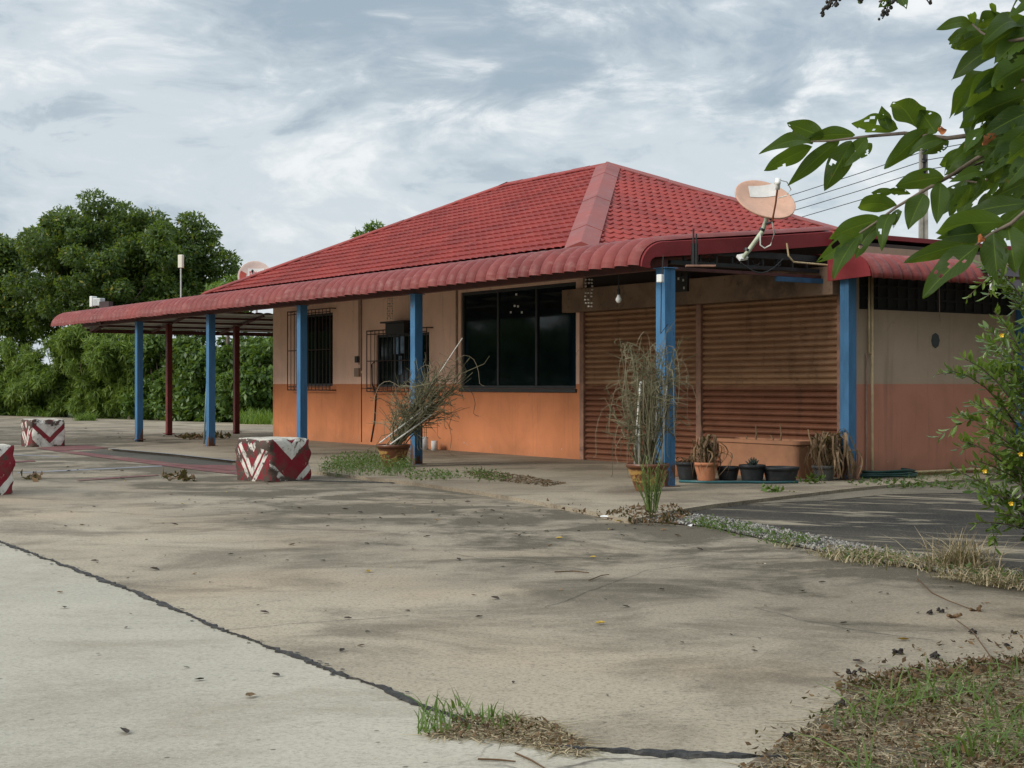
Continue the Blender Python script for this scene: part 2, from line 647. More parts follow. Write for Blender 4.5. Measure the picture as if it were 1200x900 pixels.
M['blue'] = mat_post('blue_paint', (0.048, 0.150, 0.285))
M['bluebeam'] = mat_plain('blue_beam_paint', (0.03, 0.09, 0.17), 0.5, 0.2, 4.0, (0.02, 0.03, 0.04), 0.5)
M['lintel'] = mat_plain('lintel_board', (0.22, 0.14, 0.092), 0.8, 0.22, 2.2, (0.06, 0.045, 0.035), 0.75, 0.2)
M['dark'] = mat_plain('dark_metal', (0.022, 0.022, 0.024), 0.5, 0.3, 6.0)
M['grille'] = mat_plain('grille_iron', (0.045, 0.024, 0.02), 0.6, 0.3, 8.0)
M['frame'] = mat_plain('dark_aluminium', (0.03, 0.034, 0.036), 0.4, 0.2, 6.0)
M['trim'] = mat_plain('shutter_rail', (0.30, 0.16, 0.11), 0.6, 0.25, 4.0, (0.08, 0.05, 0.04), 0.6)
M['white'] = mat_plain('white_plastic', (0.72, 0.72, 0.69), 0.45, 0.08, 6.0, (0.3, 0.28, 0.25), 0.3)
M['pvc'] = mat_plain('cream_pvc', (0.50, 0.37, 0.20), 0.5, 0.14, 6.0, (0.2, 0.15, 0.1), 0.5)
M['conduit'] = mat_plain('conduit', (0.30, 0.20, 0.15), 0.6, 0.2, 6.0)
M['cable'] = mat_plain('black_cable', (0.012, 0.012, 0.012), 0.6, 0.2, 6.0)
M['wcable'] = mat_plain('pale_cable', (0.6, 0.6, 0.56), 0.5, 0.1, 6.0)
M['darkroof'] = mat_plain('far_awning', (0.17, 0.145, 0.165), 0.6, 0.12, 3.0)
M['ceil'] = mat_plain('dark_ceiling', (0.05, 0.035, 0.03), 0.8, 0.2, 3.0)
M['inside'] = mat_plain('shaded_hollow_block', (0.022, 0.020, 0.019), 0.9, 0.25, 5.0)  # near black, the awning's shade put into the colour
M['galv'] = mat_plain('galvanised', (0.42, 0.44, 0.44), 0.45, 0.15, 8.0, (0.2, 0.16, 0.12), 0.3, metal=0.3)


def mat_glass():
    m, t, p = base_mat('tinted_glass', 0.05, 0.3)
    o = t.obj()
    n = t.noise(o, 2.0, 5, 0.6, 0.3)
    t.put(p.inputs['Base Color'], t.mix(t.step(n, 0.35, 0.7), (0.003, 0.008, 0.009), (0.006, 0.014, 0.015)))
    t.put(p.inputs['Roughness'], t.step(n, 0.3, 0.8, 0.03, 0.09))
    t.put(p.inputs['Normal'], t.bump(t.noise(o, 1.2, 2, 0.5), 0.03, 0.02))
    return m


def mat_shutter():
    m, t, p = base_mat('roller_shutter_paint', 0.55, 0.35)
    o = t.obj()
    x, y, z = t.sep(o)
    n = t.noise(t.scale(o, 0.6, 0.6, 3.0), 2.0, 6, 0.65, 0.3)
    e = t.math('ADD', z, t.math('MULTIPLY', t.math('SUBTRACT', n, 0.5), 0.10))
    f = t.step(e, 1.38, 1.46)
    up = t.mix(t.step(n, 0.3, 0.7), (0.31, 0.165, 0.088), (0.41, 0.230, 0.130))
    lo = t.mix(t.step(n, 0.3, 0.7), (0.155, 0.062, 0.033), (0.215, 0.088, 0.048))
    c = t.mix(f, lo, up)
    pale_band = t.math('MULTIPLY', t.step(z, 1.42, 1.75, 1.0, 0.0), t.step(z, 1.40, 1.47))  # lighter band just above the colour change
    c = t.mix(t.math('MULTIPLY', pale_band, 0.35), c, (0.40, 0.25, 0.13))
    g = t.noise(t.scale(o, 3.0, 3.0, 0.5), 2.2, 6, 0.7, 0.5)
    c = t.mix(t.math('MULTIPLY', t.step(g, 0.5, 0.75), 0.6), c, (0.07, 0.035, 0.022))
    t.put(p.inputs['Base Color'], c)
    t.put(p.inputs['Normal'], t.bump(t.noise(o, 30, 4, 0.6), 0.12, 0.01))
    return m


M['glass'] = mat_glass()
M['shutter'] = mat_shutter()

M['lot'] = mat_concrete('lot_concrete', (0.365, 0.312, 0.232), (0.245, 0.205, 0.150), (0.082, 0.067, 0.044), 0.66,
                        warm=(0.37, 0.285, 0.195), moss_d=(4.6, 9.0, 12.5, 17.0))
M['apron'] = mat_concrete('apron_concrete', (0.41, 0.375, 0.30), (0.335, 0.31, 0.25), (0.20, 0.17, 0.118), 0.5, seed=5.0, grit=0.34,
                          warm=(0.37, 0.345, 0.28))
M['porch'] = mat_concrete('porch_concrete', (0.35, 0.295, 0.215), (0.23, 0.185, 0.13), (0.085, 0.065, 0.044), 0.65, seed=9.0)
M['drive'] = mat_concrete('mossy_concrete', (0.060, 0.050, 0.036), (0.028, 0.024, 0.018), (0.011, 0.010, 0.008), 0.75, seed=13.0, streak=(0.27, 0.23, 0.165))
M['drive_edge'] = mat_concrete('stained_concrete', (0.20, 0.17, 0.125), (0.11, 0.095, 0.07), (0.035, 0.032, 0.027), 0.75, seed=17.0)
M['soil'] = mat_plain('soil', (0.12, 0.095, 0.065), 0.95, 0.4, 5.0, (0.04, 0.035, 0.025), 0.6, 0.6, bscale=30)
M['grassland'] = mat_plain('grass_ground', (0.085, 0.11, 0.03), 0.95, 0.4, 1.5, (0.05, 0.05, 0.02), 0.5, 0.5, bscale=12)
M['tar'] = mat_plain('tar', (0.018, 0.017, 0.016), 0.75, 0.4, 20.0, (0.10, 0.09, 0.075), 0.5, 0.6, bscale=60)

# ------------------------------------------------------------------ ground
gm = MB()
gm.face([(-1500, -600, -0.07), (1500, -600, -0.07), (1500, 2200, -0.07), (-1500, 2200, -0.07)])
struct(gm.build('ground', M['grassland']))
ground_poly('concrete_pavement', [(-70, -20), (45, -20), (45, 45), (-1, 45), (-8.6, 52.4), (-23.5, 66.6), (-70, 112)], 0.0, M['lot'], 0.15)
CRACK = [(-160, 590), (0, 636), (60, 658), (130, 684), (200, 713), (265, 741), (330, 765), (400, 791), (455, 812), (505, 832), (560, 853), (640, 875), (700, 882), (790, 886), (860, 890), (930, 889)]
cp = [G(*q) for q in CRACK]
ap = [(p.x, p.y) for p in cp] + [(1.15, 5.3), (1.4, 3.6), (1.6, -10), (-40, -10), (-40, 22), (-14, 21)]
ground_poly('apron_pavement', ap, 0.004, M['apron'])

SLAB = [(127, 525), (200, 531.5), (275, 539.5), (365, 552), (480, 564.5), (560, 575.5), (640, 589), (700, 600), (726, 607), (742, 608.5), (757, 605), (790, 598), (835, 591), (900, 583.5), (1000, 572), (1060, 566.5), (1130, 562)]
sp = [G(a, b, 0.05) for a, b in SLAB] + [TD(13.6, 19, 0.05), TD(13.6, 26.5, 0.05), TD(35, 26.5, 0.05), TD(35.0, 16.3, 0.05)]
ground_poly('porch_floor', [(p.x, p.y) for p in sp], 0.05, M['porch'], 0.12)
drv = [(770, 603), (800, 597), (835, 592.5), (900, 585), (1000, 573.5), (1060, 568), (1130, 563.5), (1300, 556), (1420, 600), (1320, 702), (1200, 681), (1100, 664), (1000, 646), (900, 625), (830, 611)]
ground_poly('driveway_road', [tuple(G(a, b).xy) for a, b in drv], 0.005, M['drive'])
drv2 = [(835, 593), (900, 586), (1000, 574.5), (1130, 564.5), (1260, 560), (1260, 572), (1140, 578), (1040, 580), (960, 588), (905, 590)]
ground_poly('stained_pavement', [tuple(G(a, b).xy) for a, b in drv2], 0.009, M['drive_edge'])
GRV_T = [(735, 603), (770, 602), (830, 606), (900, 619), (1000, 639), (1100, 657), (1200, 674), (1320, 694)]
GRV_B = [(1320, 716), (1200, 690), (1100, 671), (1000, 655), (900, 634), (830, 618), (780, 614), (735, 611)]
M['gravelbed'] = mat_plain('gravel_bed', (0.17, 0.155, 0.125), 0.95, 0.4, 20.0, (0.05, 0.045, 0.035), 0.6, 0.6, bscale=50)
ground_poly('gravel_ground', [tuple(G(a, b).xy) for a, b in GRV_T + GRV_B], 0.012, M['gravelbed'])
SOILP = [(862, 905), (905, 880), (950, 850), (985, 822), (1010, 806), (1075, 788), (1200, 776), (1400, 770), (1500, 905), (1350, 1100), (900, 1100)]
ground_poly('soil_ground', [tuple(G(a, b).xy) for a, b in SOILP], 0.009, M['soil'])

# painted bands and a dark patch on the lot
M['redpaint'] = mat_plain('worn_red_paint', (0.13, 0.042, 0.040), 0.85, 0.3, 3.0, (0.15, 0.115, 0.085), 0.95, 0.2)
M['bluepaint'] = mat_plain('worn_blue_line', (0.17, 0.17, 0.18), 0.85, 0.2, 3.0, (0.22, 0.19, 0.15), 0.95, 0.2)
M['whitepaint'] = mat_plain('worn_white_paint', (0.62, 0.62, 0.60), 0.8, 0.15, 3.0, (0.3, 0.27, 0.22), 0.6, 0.2)
M['darkpatch'] = mat_concrete('dark_patch', (0.10, 0.088, 0.068), (0.06, 0.055, 0.045), (0.04, 0.037, 0.03), 0.6, seed=21.0)


def band(name, pts, z, mat):
    return ground_poly(name, [tuple(G(a, b).xy) for a, b in pts], z, mat)


band('dark_ground', [(92, 529.5), (127, 526.5), (200, 533.5), (272, 541.5), (272, 552), (240, 547), (150, 538)], 0.004, M['darkpatch'])  # dark patch between the slab edge and the red line
band('road_marking', [(42, 525.5), (70, 522.6), (104, 522), (128, 525.2), (110, 527), (62, 528.6)], 0.008, M['redpaint'])
band('road_marking', [(62, 529), (78, 528.2), (150, 536.5), (278, 552), (278, 556.5), (240, 552.5), (140, 539.5)], 0.008, M['redpaint'])
band('road_marking', [(200, 545), (278, 546), (278, 552.6), (240, 549)], 0.012, M['redpaint'])
band('road_marking', [(2, 541.5), (40, 539.6), (42, 541), (12, 542.6)], 0.008, M['redpaint'])
band('road_marking', [(90, 562.6), (185, 556.4), (186, 557.6), (92, 564)], 0.008, M['redpaint'])
ground_poly('road_marking', [tuple(G(a, b, 0.054).xy) for a, b in [(127, 524.9), (200, 531.3), (275, 539.2), (275, 540.1), (200, 532.0), (127, 525.5)]], 0.054, M['bluepaint'])
band('road_marking', [(20, 553.5), (190, 545.6), (190, 546.9), (20, 555)], 0.004, M['bluepaint'])
band('road_marking', [(0, 532), (70, 534.5), (70, 535.5), (0, 533)], 0.004, M['bluepaint'])

# ------------------------------------------------------------------ tar joint in the crack
def tar_strip(name, pts, wlo, whi, label, seed=1, z0=0.006, hump=0.007):
    rr = random.Random(seed)
    P = [G(*q) for q in pts]
    dense = []
    for i in range(len(P) - 1):
        n = max(2, int((P[i + 1] - P[i]).length / 0.028))
        for k in range(n):
            dense.append(P[i].lerp(P[i + 1], k / n))
    dense.append(P[-1])
    mb = MB()
    rows = []
    for i, p in enumerate(dense):
        t = (dense[min(i + 1, len(dense) - 1)] - dense[max(0, i - 1)]).normalized()
        s = Vector((-t.y, t.x, 0))
        q = mnoise.noise((p.x * 2.3, p.y * 2.3, seed))
        q2 = mnoise.noise((p.x * 9, p.y * 9, seed + 3))
        wd = max(0.0025 if hump < 0.002 else 0.006, wlo + (whi - wlo) * (0.45 + 1.1 * q + 0.9 * q2))
        off = 0.03 * mnoise.noise((p.x * 4, p.y * 4, seed + 9))
        a = p + s * (off + wd / 2 + (0.022 if hump > 0.002 else 0.004) * mnoise.noise((p.x * 26, p.y * 26, seed + 5)) + (rr.uniform(-.004, .004) if hump > 0.002 else 0))
        b = p + s * (off - wd / 2 + (0.022 if hump > 0.002 else 0.004) * mnoise.noise((p.x * 26, p.y * 26, seed + 5)) + (rr.uniform(-.004, .004) if hump > 0.002 else 0))
        m_ = (a + b) / 2
        rows.append([(a.x, a.y, z0), (a.x * .7 + m_.x * .3, a.y * .7 + m_.y * .3, z0 + hump + rr.uniform(0, hump)), (b.x * .7 + m_.x * .3, b.y * .7 + m_.y * .3, z0 + hump + rr.uniform(0, hump)), (b.x, b.y, z0)])
        if rr.random() < 0.16 and hump > 0.002:      # broken chip beside the joint
            c = p + s * rr.choice((-1, 1)) * (wd / 2 + rr.uniform(0.0, 0.05))
            rd = rr.uniform(0.004, 0.016)
            k = rr.randint(4, 6)
            mb.face([(c.x + rd * 1.6 * t.x * math.cos(6.28 * j / k) + rd * s.x * math.sin(6.28 * j / k), c.y + rd * 1.6 * t.y * math.cos(6.28 * j / k) + rd * s.y * math.sin(6.28 * j / k), z0 + 0.004) for j in range(k)])
    mb.grid(rows)
    return struct(mb.build(name, M['tar']))


tar_strip('pavement_line', CRACK[:11], 0.012, 0.055, '', 1)
for i, pl_ in enumerate(([(265, 739), (340, 732), (420, 727), (480, 722)], [(885, 712), (930, 725), (1008, 740), (1093, 751)], [(525, 648), (560, 655), (600, 656), (640, 661), (690, 669)], [(640, 712), (700, 690), (760, 668), (830, 662)], [(120, 600), (210, 606), (330, 600), (420, 612)])):
    tar_strip('pavement_line', pl_, 0.001, 0.006, '', 30 + i, 0.0042, 0.0005)
tar_strip('pavement_line', [(640, 876), (700, 882.5), (790, 886), (860, 890), (930, 889)], 0.03, 0.09, '', 2)
tar_strip('pavement_line', [(330, 563), (480, 567), (560, 577.5), (640, 591), (700, 602), (728, 609)], 0.02, 0.07, '', 4)

# ------------------------------------------------------------------ building
B = thing('shop_building', 'single storey orange shop building with red tiled hip roof and blue porch posts', 'building', TD(T0, D0, 0), HROT)


def td_strip(mb, path, t0, t1, pitch, amp, per=8, mi=0, sharp=0.55, axis='t', jag=0.0):
    """corrugated sheet: cross profile path [(a,z)], swept along the other axis"""
    n = max(2, int(abs(t1 - t0) / pitch * per))
    rows = []
    for i, (a, z) in enumerate(path):
        p0, p1 = path[max(0, i - 1)], path[min(len(path) - 1, i + 1)]
        ta, tz = p1[0] - p0[0], p1[1] - p0[1]
        ln = math.hypot(ta, tz) or 1
        na, nz = -tz / ln, ta / ln
        if nz < 0:
            na, nz = -na, -nz
        if abs(nz) < 0.02:
            na, nz = (-1 if axis == 't' else -1), 0
        row = []
        for k in range(n + 1):
            t = t0 + (t1 - t0) * k / n
            h = amp * (abs(math.sin(math.pi * t / pitch)) ** sharp)
            jj = jag * mnoise.noise((t * 1.7, 3.1, 0)) if i == 0 else 0
            if axis == 't':
                row.append(L(t, a + na * h, z + nz * h + jj))
            else:
                row.append(L(a + na * h, t, z + nz * h + jj))
        rows.append(row)
    mb.grid(rows, mi)
    return mb


def solid(o, th=0.006):
    md = o.modifiers.new('thickness', 'SOLIDIFY')
    md.thickness = th
    md.offset = -1
    return o


def wall_holes(mb, a0, a1, z0, z1, holes, front, back, conv, mi=0):
    """wall with rectangular openings; conv(a, depth, z) -> local point"""
    xs = sorted({a0, a1, *[h[0] for h in holes], *[h[1] for h in holes]})
    zs = sorted({z0, z1, *[h[2] for h in holes], *[h[3] for h in holes]})

    def is_solid(i, j):
        if i < 0 or j < 0 or i >= len(xs) - 1 or j >= len(zs) - 1:
            return False
        cx, cz = (xs[i] + xs[i + 1]) / 2, (zs[j] + zs[j + 1]) / 2
        return not any(h[0] < cx < h[1] and h[2] < cz < h[3] for h in holes)
    for i in range(len(xs) - 1):
        for j in range(len(zs) - 1):
            if not is_solid(i, j):
                continue
            A, Bx, C, D = xs[i], xs[i + 1], zs[j], zs[j + 1]
            mb.face([conv(A, front, C), conv(Bx, front, C), conv(Bx, front, D), conv(A, front, D)], mi)
            mb.face([conv(A, back, D), conv(Bx, back, D), conv(Bx, back, C), conv(A, back, C)], mi)
            for (di, dj, q) in ((-1, 0, ((A, C), (A, D))), (1, 0, ((Bx, D), (Bx, C))), (0, -1, ((Bx, C), (A, C))), (0, 1, ((A, D), (Bx, D)))):
                if not is_solid(i + di, j + dj):
                    (p, r), (p2, r2) = q
                    mb.face([conv(p, front, r), conv(p2, front, r2), conv(p2, back, r2), conv(p, back, r)], mi)


DF = D0
tL = t_of(320, DF)                      # left end of the facade
w1 = (t_of(390, DF), t_of(347, DF))
w2 = (t_of(503, DF), t_of(441, DF))
w3 = (t_of(675, DF), t_of(540, DF))
zs1 = (1.40, z_of(366, w1[0], DF))
zs2 = (1.38, z_of(389, w2[0], DF))
zs3 = (1.36, z_of(330, w3[0], DF))
tP = t_of(683, DF)                      # end of the window wall / first shutter rail
tS1 = t_of(820, DF)
tS2 = t_of(986, DF)
WT = 3.62

mb = MB()
wall_holes(mb, tP, tL, 0.0, WT, [(w1[0], w1[1], *zs1), (w2[0], w2[1], *zs2), (w3[0], w3[1], *zs3)], DF, DF + 0.15, lambda a, d, z: L(a, d, z))
mb.tbox(tL - 0.15, tL, DF + 0.15, 26.0, 0, WT)
mb.build('wall', M['wall'], B)
mb = MB()
mb.tbox(tP - 0.001, tL, 26.0, 26.15, 0, WT)
mb.tbox(T0, tP - 0.002, 25.9, 26.05, 0, WT)
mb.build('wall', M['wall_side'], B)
mb = MB()
dSE = d_of(1187, T0)
mb.tbox(T0, T0 + 0.15, DF + 0.10, dSE, 0, 2.56)
mb.tbox(T0 + 0.02, T0 + 0.15, dSE + 0.001, 25.9, 0, 3.3)
mb.tbox(T0 + 0.005, T0 + 0.13, DF + 0.11, dSE - 0.01, 3.12, 3.5)
mb.tbox(T0, tS2 - 0.09, DF + 0.02, DF + 0.099, 0, 3.1)
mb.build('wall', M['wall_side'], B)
# hollow ventilation blocks above the side wall
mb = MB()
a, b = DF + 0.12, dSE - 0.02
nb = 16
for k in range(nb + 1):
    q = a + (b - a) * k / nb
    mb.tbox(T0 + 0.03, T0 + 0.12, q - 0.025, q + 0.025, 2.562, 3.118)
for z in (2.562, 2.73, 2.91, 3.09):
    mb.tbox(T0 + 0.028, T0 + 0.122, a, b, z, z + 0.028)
mb.tbox(T0 + 0.055, T0 + 0.10, a, b, 2.57, 3.11)  # dark backing closes the holes, standing in for their shade
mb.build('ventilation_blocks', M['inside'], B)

# ceiling over the closed rooms so no light leaks in
mb = MB()
mb.tbox(T0 + 0.05, tL - 0.02, DF + 0.16, 25.88, WT - 0.12, WT - 0.06)
mb.build('ceiling', M['ceil'], B)


# ---- windows
def window(a, z, panes, name='window', sill=False):
    fr = MB()
    fw = 0.06
    fr.tbox(a[0], a[1], DF + 0.03, DF + 0.09, z[0], z[0] + fw)
    fr.tbox(a[0], a[1], DF + 0.03, DF + 0.09, z[1] - fw, z[1])
    n = panes
    wd = (a[1] - a[0])
    for k in range(n + 1):
        c = a[0] + wd * k / n
        lo, hi_ = max(a[0], c - fw / 2 - (fw / 2 if k == n else 0)), min(a[1], c + fw / 2 + (fw / 2 if k == 0 else 0))
        fr.tbox(lo, hi_, DF + 0.034, DF + 0.088, z[0] + fw, z[1] - fw)
    o = fr.build(name, M['frame'], B, bevel=0.004)
    for k in range(n):
        g = MB()
        lo, hi_ = a[0] + wd * k / n + 0.03, a[0] + wd * (k + 1) / n - 0.03
        dd = DF + (0.055 if k % 2 else 0.068)
        g.tbox(lo, hi_, dd, dd + 0.008, z[0] + fw - 0.01, z[1] - fw + 0.01)
        g.build('pane', M['glass'], o)
    return o


win1 = window(w1, zs1, 2)
win2 = window(w2, zs2, 3)
win3 = window(w3, zs3, 3)
mb = MB()
mb.tbox(w3[0] - 0.03, w3[1] + 0.03, DF - 0.04, DF + 0.03, zs3[0] - 0.07, zs3[0] - 0.002)
mb.build('sill', M['frame'], win3, bevel=0.006)
# white specks stuck on the big window
mb = MB()
for (px, py) in ((605, 345), (603, 358.5), (607, 359), (598.5, 366), (611.5, 366)):
    t = t_of(px, DF + .05)
    z = z_of(py, t, DF + .05)
    mb.tbox(t - 0.028, t + 0.028, DF + 0.048, DF + 0.053, z - 0.02, z + 0.02)
split_build(mb, 'sticker', M['white'], win3)


def grille(a, z, n, parent, off=0.16):
    g = MB()
    lo, hi_, zl, zh = a[0] - 0.16, a[1] + 0.16, z[0] - 0.10, z[1] + 0.09
    r = 0.009
    for k in range(n + 1):
        t = lo + (hi_ - lo) * k / n
        rr_ = 0.013 if k in (0, n) else r
        g.tube([L(t, DF - off, zl), L(t, DF - off, zh)], rr_, 5)
    for z_ in (zl, zl + (zh - zl) * 0.5, zh, zl + 0.08, zh - 0.08):
        g.tube([L(lo, DF - off - 0.004, z_), L(hi_, DF - off - 0.004, z_)], 0.012, 5)
    for t in (lo, hi_):
        for z_ in (zl, zh):
            g.tube([L(t, DF - off, z_), L(t, DF + 0.02, z_)], 0.013, 5)
    return g.build('security_grille', M['grille'], parent)


grille(w1, zs1, 12, win1)
grille(w2, zs2, 14, win2)
# papers behind the second window
mb = MB()
for (px, py, wd, hg) in ((462, 405, .22, .38), (469, 404, .20, .38), (467, 428, .14, .42)):
    t = t_of(px, DF)
    z = z_of(py, t, DF)
    mb.tbox(t - wd / 2, t + wd / 2, DF + 0.044, DF + 0.05, z - hg / 2, z + hg / 2)
split_build(mb, 'notice', mat_plain('pale_blue_paper', (0.16, 0.25, 0.36), 0.7, 0.4, 9.0, (0.03, 0.04, 0.06), 0.6), win2)

# ---- roller shutters
ZL = 2.80


def shutter(a, b):
    m_ = MB()
    pitch = 0.098
    rows = []
    z = 0.06
    while z < ZL:
        for k in range(7):
            q = k / 7
            prof = 0.052 * math.sin(math.pi * q / 0.9) ** 0.75 if 0 < q < 0.88 else -0.008
            rows.append([L(a, DF + 0.06 - prof, z + q * pitch), L((a + b) / 2, DF + 0.06 - prof, z + q * pitch), L(b, DF + 0.06 - prof, z + q * pitch)])
        z += pitch
    m_.grid(rows)
    m_.tbox(a, b, DF + 0.03, DF + 0.075, 0.052, 0.115)
    # ventilation slots in the top slats
    for r_ in range(3):
        for k in range(5):
            t = a + (b - a) * (k + 0.6 + 0.35 * (r_ % 2)) / 5.6
            zc = ZL - 0.16 - r_ * pitch * 1.0
            for s in (-0.05, 0.05):
                m_.tbox(t + s - 0.038, t + s + 0.038, DF + 0.026, DF + 0.036, zc, zc + 0.012, 1)
    o = m_.build('roller_shutter', [M['shutter'], M['cable']], B, smooth=False)
    for p_ in o.data.polygons:
        p_.use_smooth = False
    return o


shutter(tS1 + 0.05, tP - 0.06)
shutter(tS2 + 0.06, tS1 - 0.05)
for t in (tP, tS1, tS2):
    mb = MB()
    mb.tbox(t - 0.06, t + 0.06, DF - 0.035, DF + 0.10, 0.05, ZL)
    mb.build('shutter_rail', M['trim'], B, bevel=0.006)
mb = MB()
mb.tbox(tS2 - 0.1, tP + 0.25, DF - 0.30, DF - 0.10, ZL - 0.03, 3.19)
mb.build('lintel_board', M['lintel'], B, bevel=0.01)
mb = MB()
mb.tbox(tS2 - 0.15, tP, DF + 0.08, DF + 0.14, ZL - 0.05, WT)
mb.build('wall_over_shutters', M['ceil'], B)
# dark plate with old fittings on the lintel
mb = MB()
tv = t_of(798, DF - .3)
zv = z_of(333, tv, DF - .3)
mb.tbox(tv - 0.20, tv + 0.20, DF - 0.335, DF - 0.302, zv - 0.13, zv + 0.13)
for (a, b) in ((-.17, .13), (.17, .13), (0, .15)):
    mb.tbox(tv + a - 0.03, tv + a + 0.03, DF - 0.33, DF - 0.31, zv + b - .02, zv + b + 0.035)
for (a, b) in ((-.12, -.07), (.13, .03), (.02, .09), (-.1, .06)):
    mb.tbox(tv + a - 0.018, tv + a + 0.018, DF - 0.342, DF - 0.336, zv + b - .02, zv + b + 0.02, 1)
mb.build('fitting_plate', [M['dark'], M['wcable']], B)

# ---- posts
DP = 13.0
PW = 0.085


def post(t, d, top, mat, w_=PW, lab=None, base=0.0):
    m_ = MB()
    m_.tbox(t - w_, t + w_, d - w_, d + w_, base, top)
    m_.tbox(t - w_ - 0.05, t + w_ + 0.05, d - w_ - 0.05, d + w_ + 0.05, 0.04, 0.062)
    if lab and 'blue' in lab:
        m_.tbox(t - w_ - 0.03, t + w_ + 0.03, d - w_ - 0.03, d + w_ + 0.03, top - 0.012, top)
    o = m_.build('post', mat, B, bevel=0.006)
    if lab:
        o['label'] = lab
    return o


posts = {}
for px in (163, 247, 354, 488):
    t = t_of(px, DP)
    posts[px] = t
    post(t, DP, 3.02, M['blue'], lab='blue square steel post', w_=0.08)
t780 = t_of(780, DP)
post(t780, DP, z_of(314, t780, DP), M['blue'], 0.095, 'blue square steel post')
tc = t_of(994, DF - 0.2)
post(tc, DF - 0.2, z_of(317, tc, DF - .2), M['blue'], 0.085, 'blue square steel post')
post(T0 - 0.10, dSE + 0.12, 3.0, M['blue'], 0.075, 'blue square steel post')
for px, d in ((198, 15.3), (277, 17.4)):
    post(t_of(px, d), d, 3.15, M['redpost'], 0.075, 'dark red steel post')
post(39.3, 21.0, 3.15, M['redpost'], 0.07, 'dark red steel post')

# ---- front canopy: curved corrugated apron running into a low sheet roof
CE = 12.55
arc = []
for k in range(9):
    q = math.radians(90 * k / 8)
    arc.append((CE + 0.42 * (1 - math.cos(q)), 3.045 + 0.315 * math.sin(q)))
TR = t_of(752, CE)
TLc = t_of(64, CE)
path = arc + [(13.4, 3.412), (14.2, 3.49), (15.2, 3.59), (16.25, 3.70)]
mb = MB()
td_strip(mb, path, TR, 37.7, 0.29, 0.11, 14, sharp=0.7, jag=0.02)
solid(mb.build('canopy_roof', M['canopy'], B, smooth=False), 0.008)
mb = MB()
td_strip(mb, arc + [(13.4, 3.40)], 37.7, TLc, 0.29, 0.11, 14, sharp=0.7, jag=0.02)
solid(mb.build('canopy_roof', M['canopy'], B, smooth=False), 0.008)
# carport wing at the far left, lower towards its left edge
mb = MB()
rows = []
n = 200
for i in range(12):
    t = 37.4 + (TLc - 0.05 - 37.4) * i / 11
    rows.append([L(t, 13.3 + 8.9 * k / n, 3.03 + 0.115 * (TLc - t) + 0.03 * abs(math.sin(math.pi * (8.9 * k / n) / 0.27)) ** 0.6) for k in range(n + 1)])
mb.grid(rows)
solid(mb.build('carport_roof', M['canopy'], B, smooth=True), 0.006)
mb = MB()
for (ta, tb, da, db) in ((37.42, TLc - 0.1, 13.35, 22.1),):
    mb.face([L(ta, da, 3.01 + 0.115 * (TLc - ta)), L(tb, da, 3.01 + 0.115 * (TLc - tb)), L(tb, db, 3.01 + 0.115 * (TLc - tb)), L(ta, db, 3.01 + 0.115 * (TLc - ta))])
mb.face([L(TR + 0.1, 13.0, 3.335), L(37.6, 13.0, 3.335), L(37.6, 16.2, 3.665), L(TR + 0.1, 16.2, 3.665)])
split_build(mb, 'canopy_lining', M['underside'], B)
# purlins, rafters, beams
mb = MB()
for t in np.arange(TR + 0.9, 37.5, 2.35):
    t = float(t)
    p = [L(t, 12.9, 3.19), L(t, 16.25, 3.535)]
    mb.tube(p, 0.045, 4)
for d in (13.7, 14.5, 15.3, 16.0):
    z = 3.335 + (d - 13) * 0.103 - 0.045
    mb.tbox(TR + 0.12, 37.4, d - 0.025, d + 0.025, z - 0.04, z + 0.03)
for t in (38.0, 38.9, 39.8, 40.6):
    z = 3.01 + 0.115 * (TLc - t) - 0.05
    mb.tbox(t - 0.025, t + 0.025, 13.4, 22.0, z - 0.03, z + 0.03)
for d in (13.6, 15.3, 17.4, 19.4, 21.5):
    mb.tube([L(37.5, d, 3.36), L(TLc - 0.15, d, 2.95)], 0.045, 4)
split_build(mb, 'rafter', M['beam'], B)
mb = MB()
mb.tbox(TR + 0.05, TLc - 1.2, DP - 0.06, DP + 0.06, 3.02, 3.17)
mb.tbox(TLc - 0.22, TLc - 0.12, 13.5, 22.0, 2.90, 3.01)
mb.tube([L(TLc - 2.9, 12.9, 3.08), L(TLc - 0.25, 13.5, 2.97)], 0.05, 4)
split_build(mb, 'canopy_beam', M['beam'], B, bevel=0.006)

# right hand edge flashing of the canopy, follows the curve
mb = MB()
outer = [(CE - 0.03 + 0.45 * (1 - math.cos(math.radians(90 * k / 8))), 3.03 + 0.36 * math.sin(math.radians(90 * k / 8))) for k in range(9)] + [(14.6, 3.545), (16.2, 3.715)]
inner = []
for i, (d, z) in enumerate(outer):
    q = min(1.0, i / 8.0)
    inner.append((d + 0.16 * (1 - q) + 0.0, z - 0.20 * min(1, q * 1.2) - 0.01 * (1 - q)))
for i in range(len(outer) - 1):
    (d0, z0), (d1, z1) = outer[i], outer[i + 1]
    (e0, y0), (e1, y1) = inner[i], inner[i + 1]
    A = TR - 0.035
    C = TR + 0.09
    mb.face([L(A, d0, z0), L(A, d1, z1), L(A, e1, y1), L(A, e0, y0)])
    mb.face([L(A, d0, z0), L(C, d0, z0 + .035), L(C, d1, z1 + .035), L(A, d1, z1)])
    mb.face([L(A, e0, y0), L(A, e1, y1), L(C, e1, y1), L(C, e0, y0)])
mb.build('fascia', M['fascia'], B)
mb = MB()
mb.tbox(TR + 0.04, TR + 0.14, 13.1, 16.0, 3.10, 3.155)
mb.tbox(TR + 0.03, TR + 0.10, 13.2, 16.1, 3.26, 3.35)
split_build(mb, 'side_beam', M['dark'], B)
mb = MB()
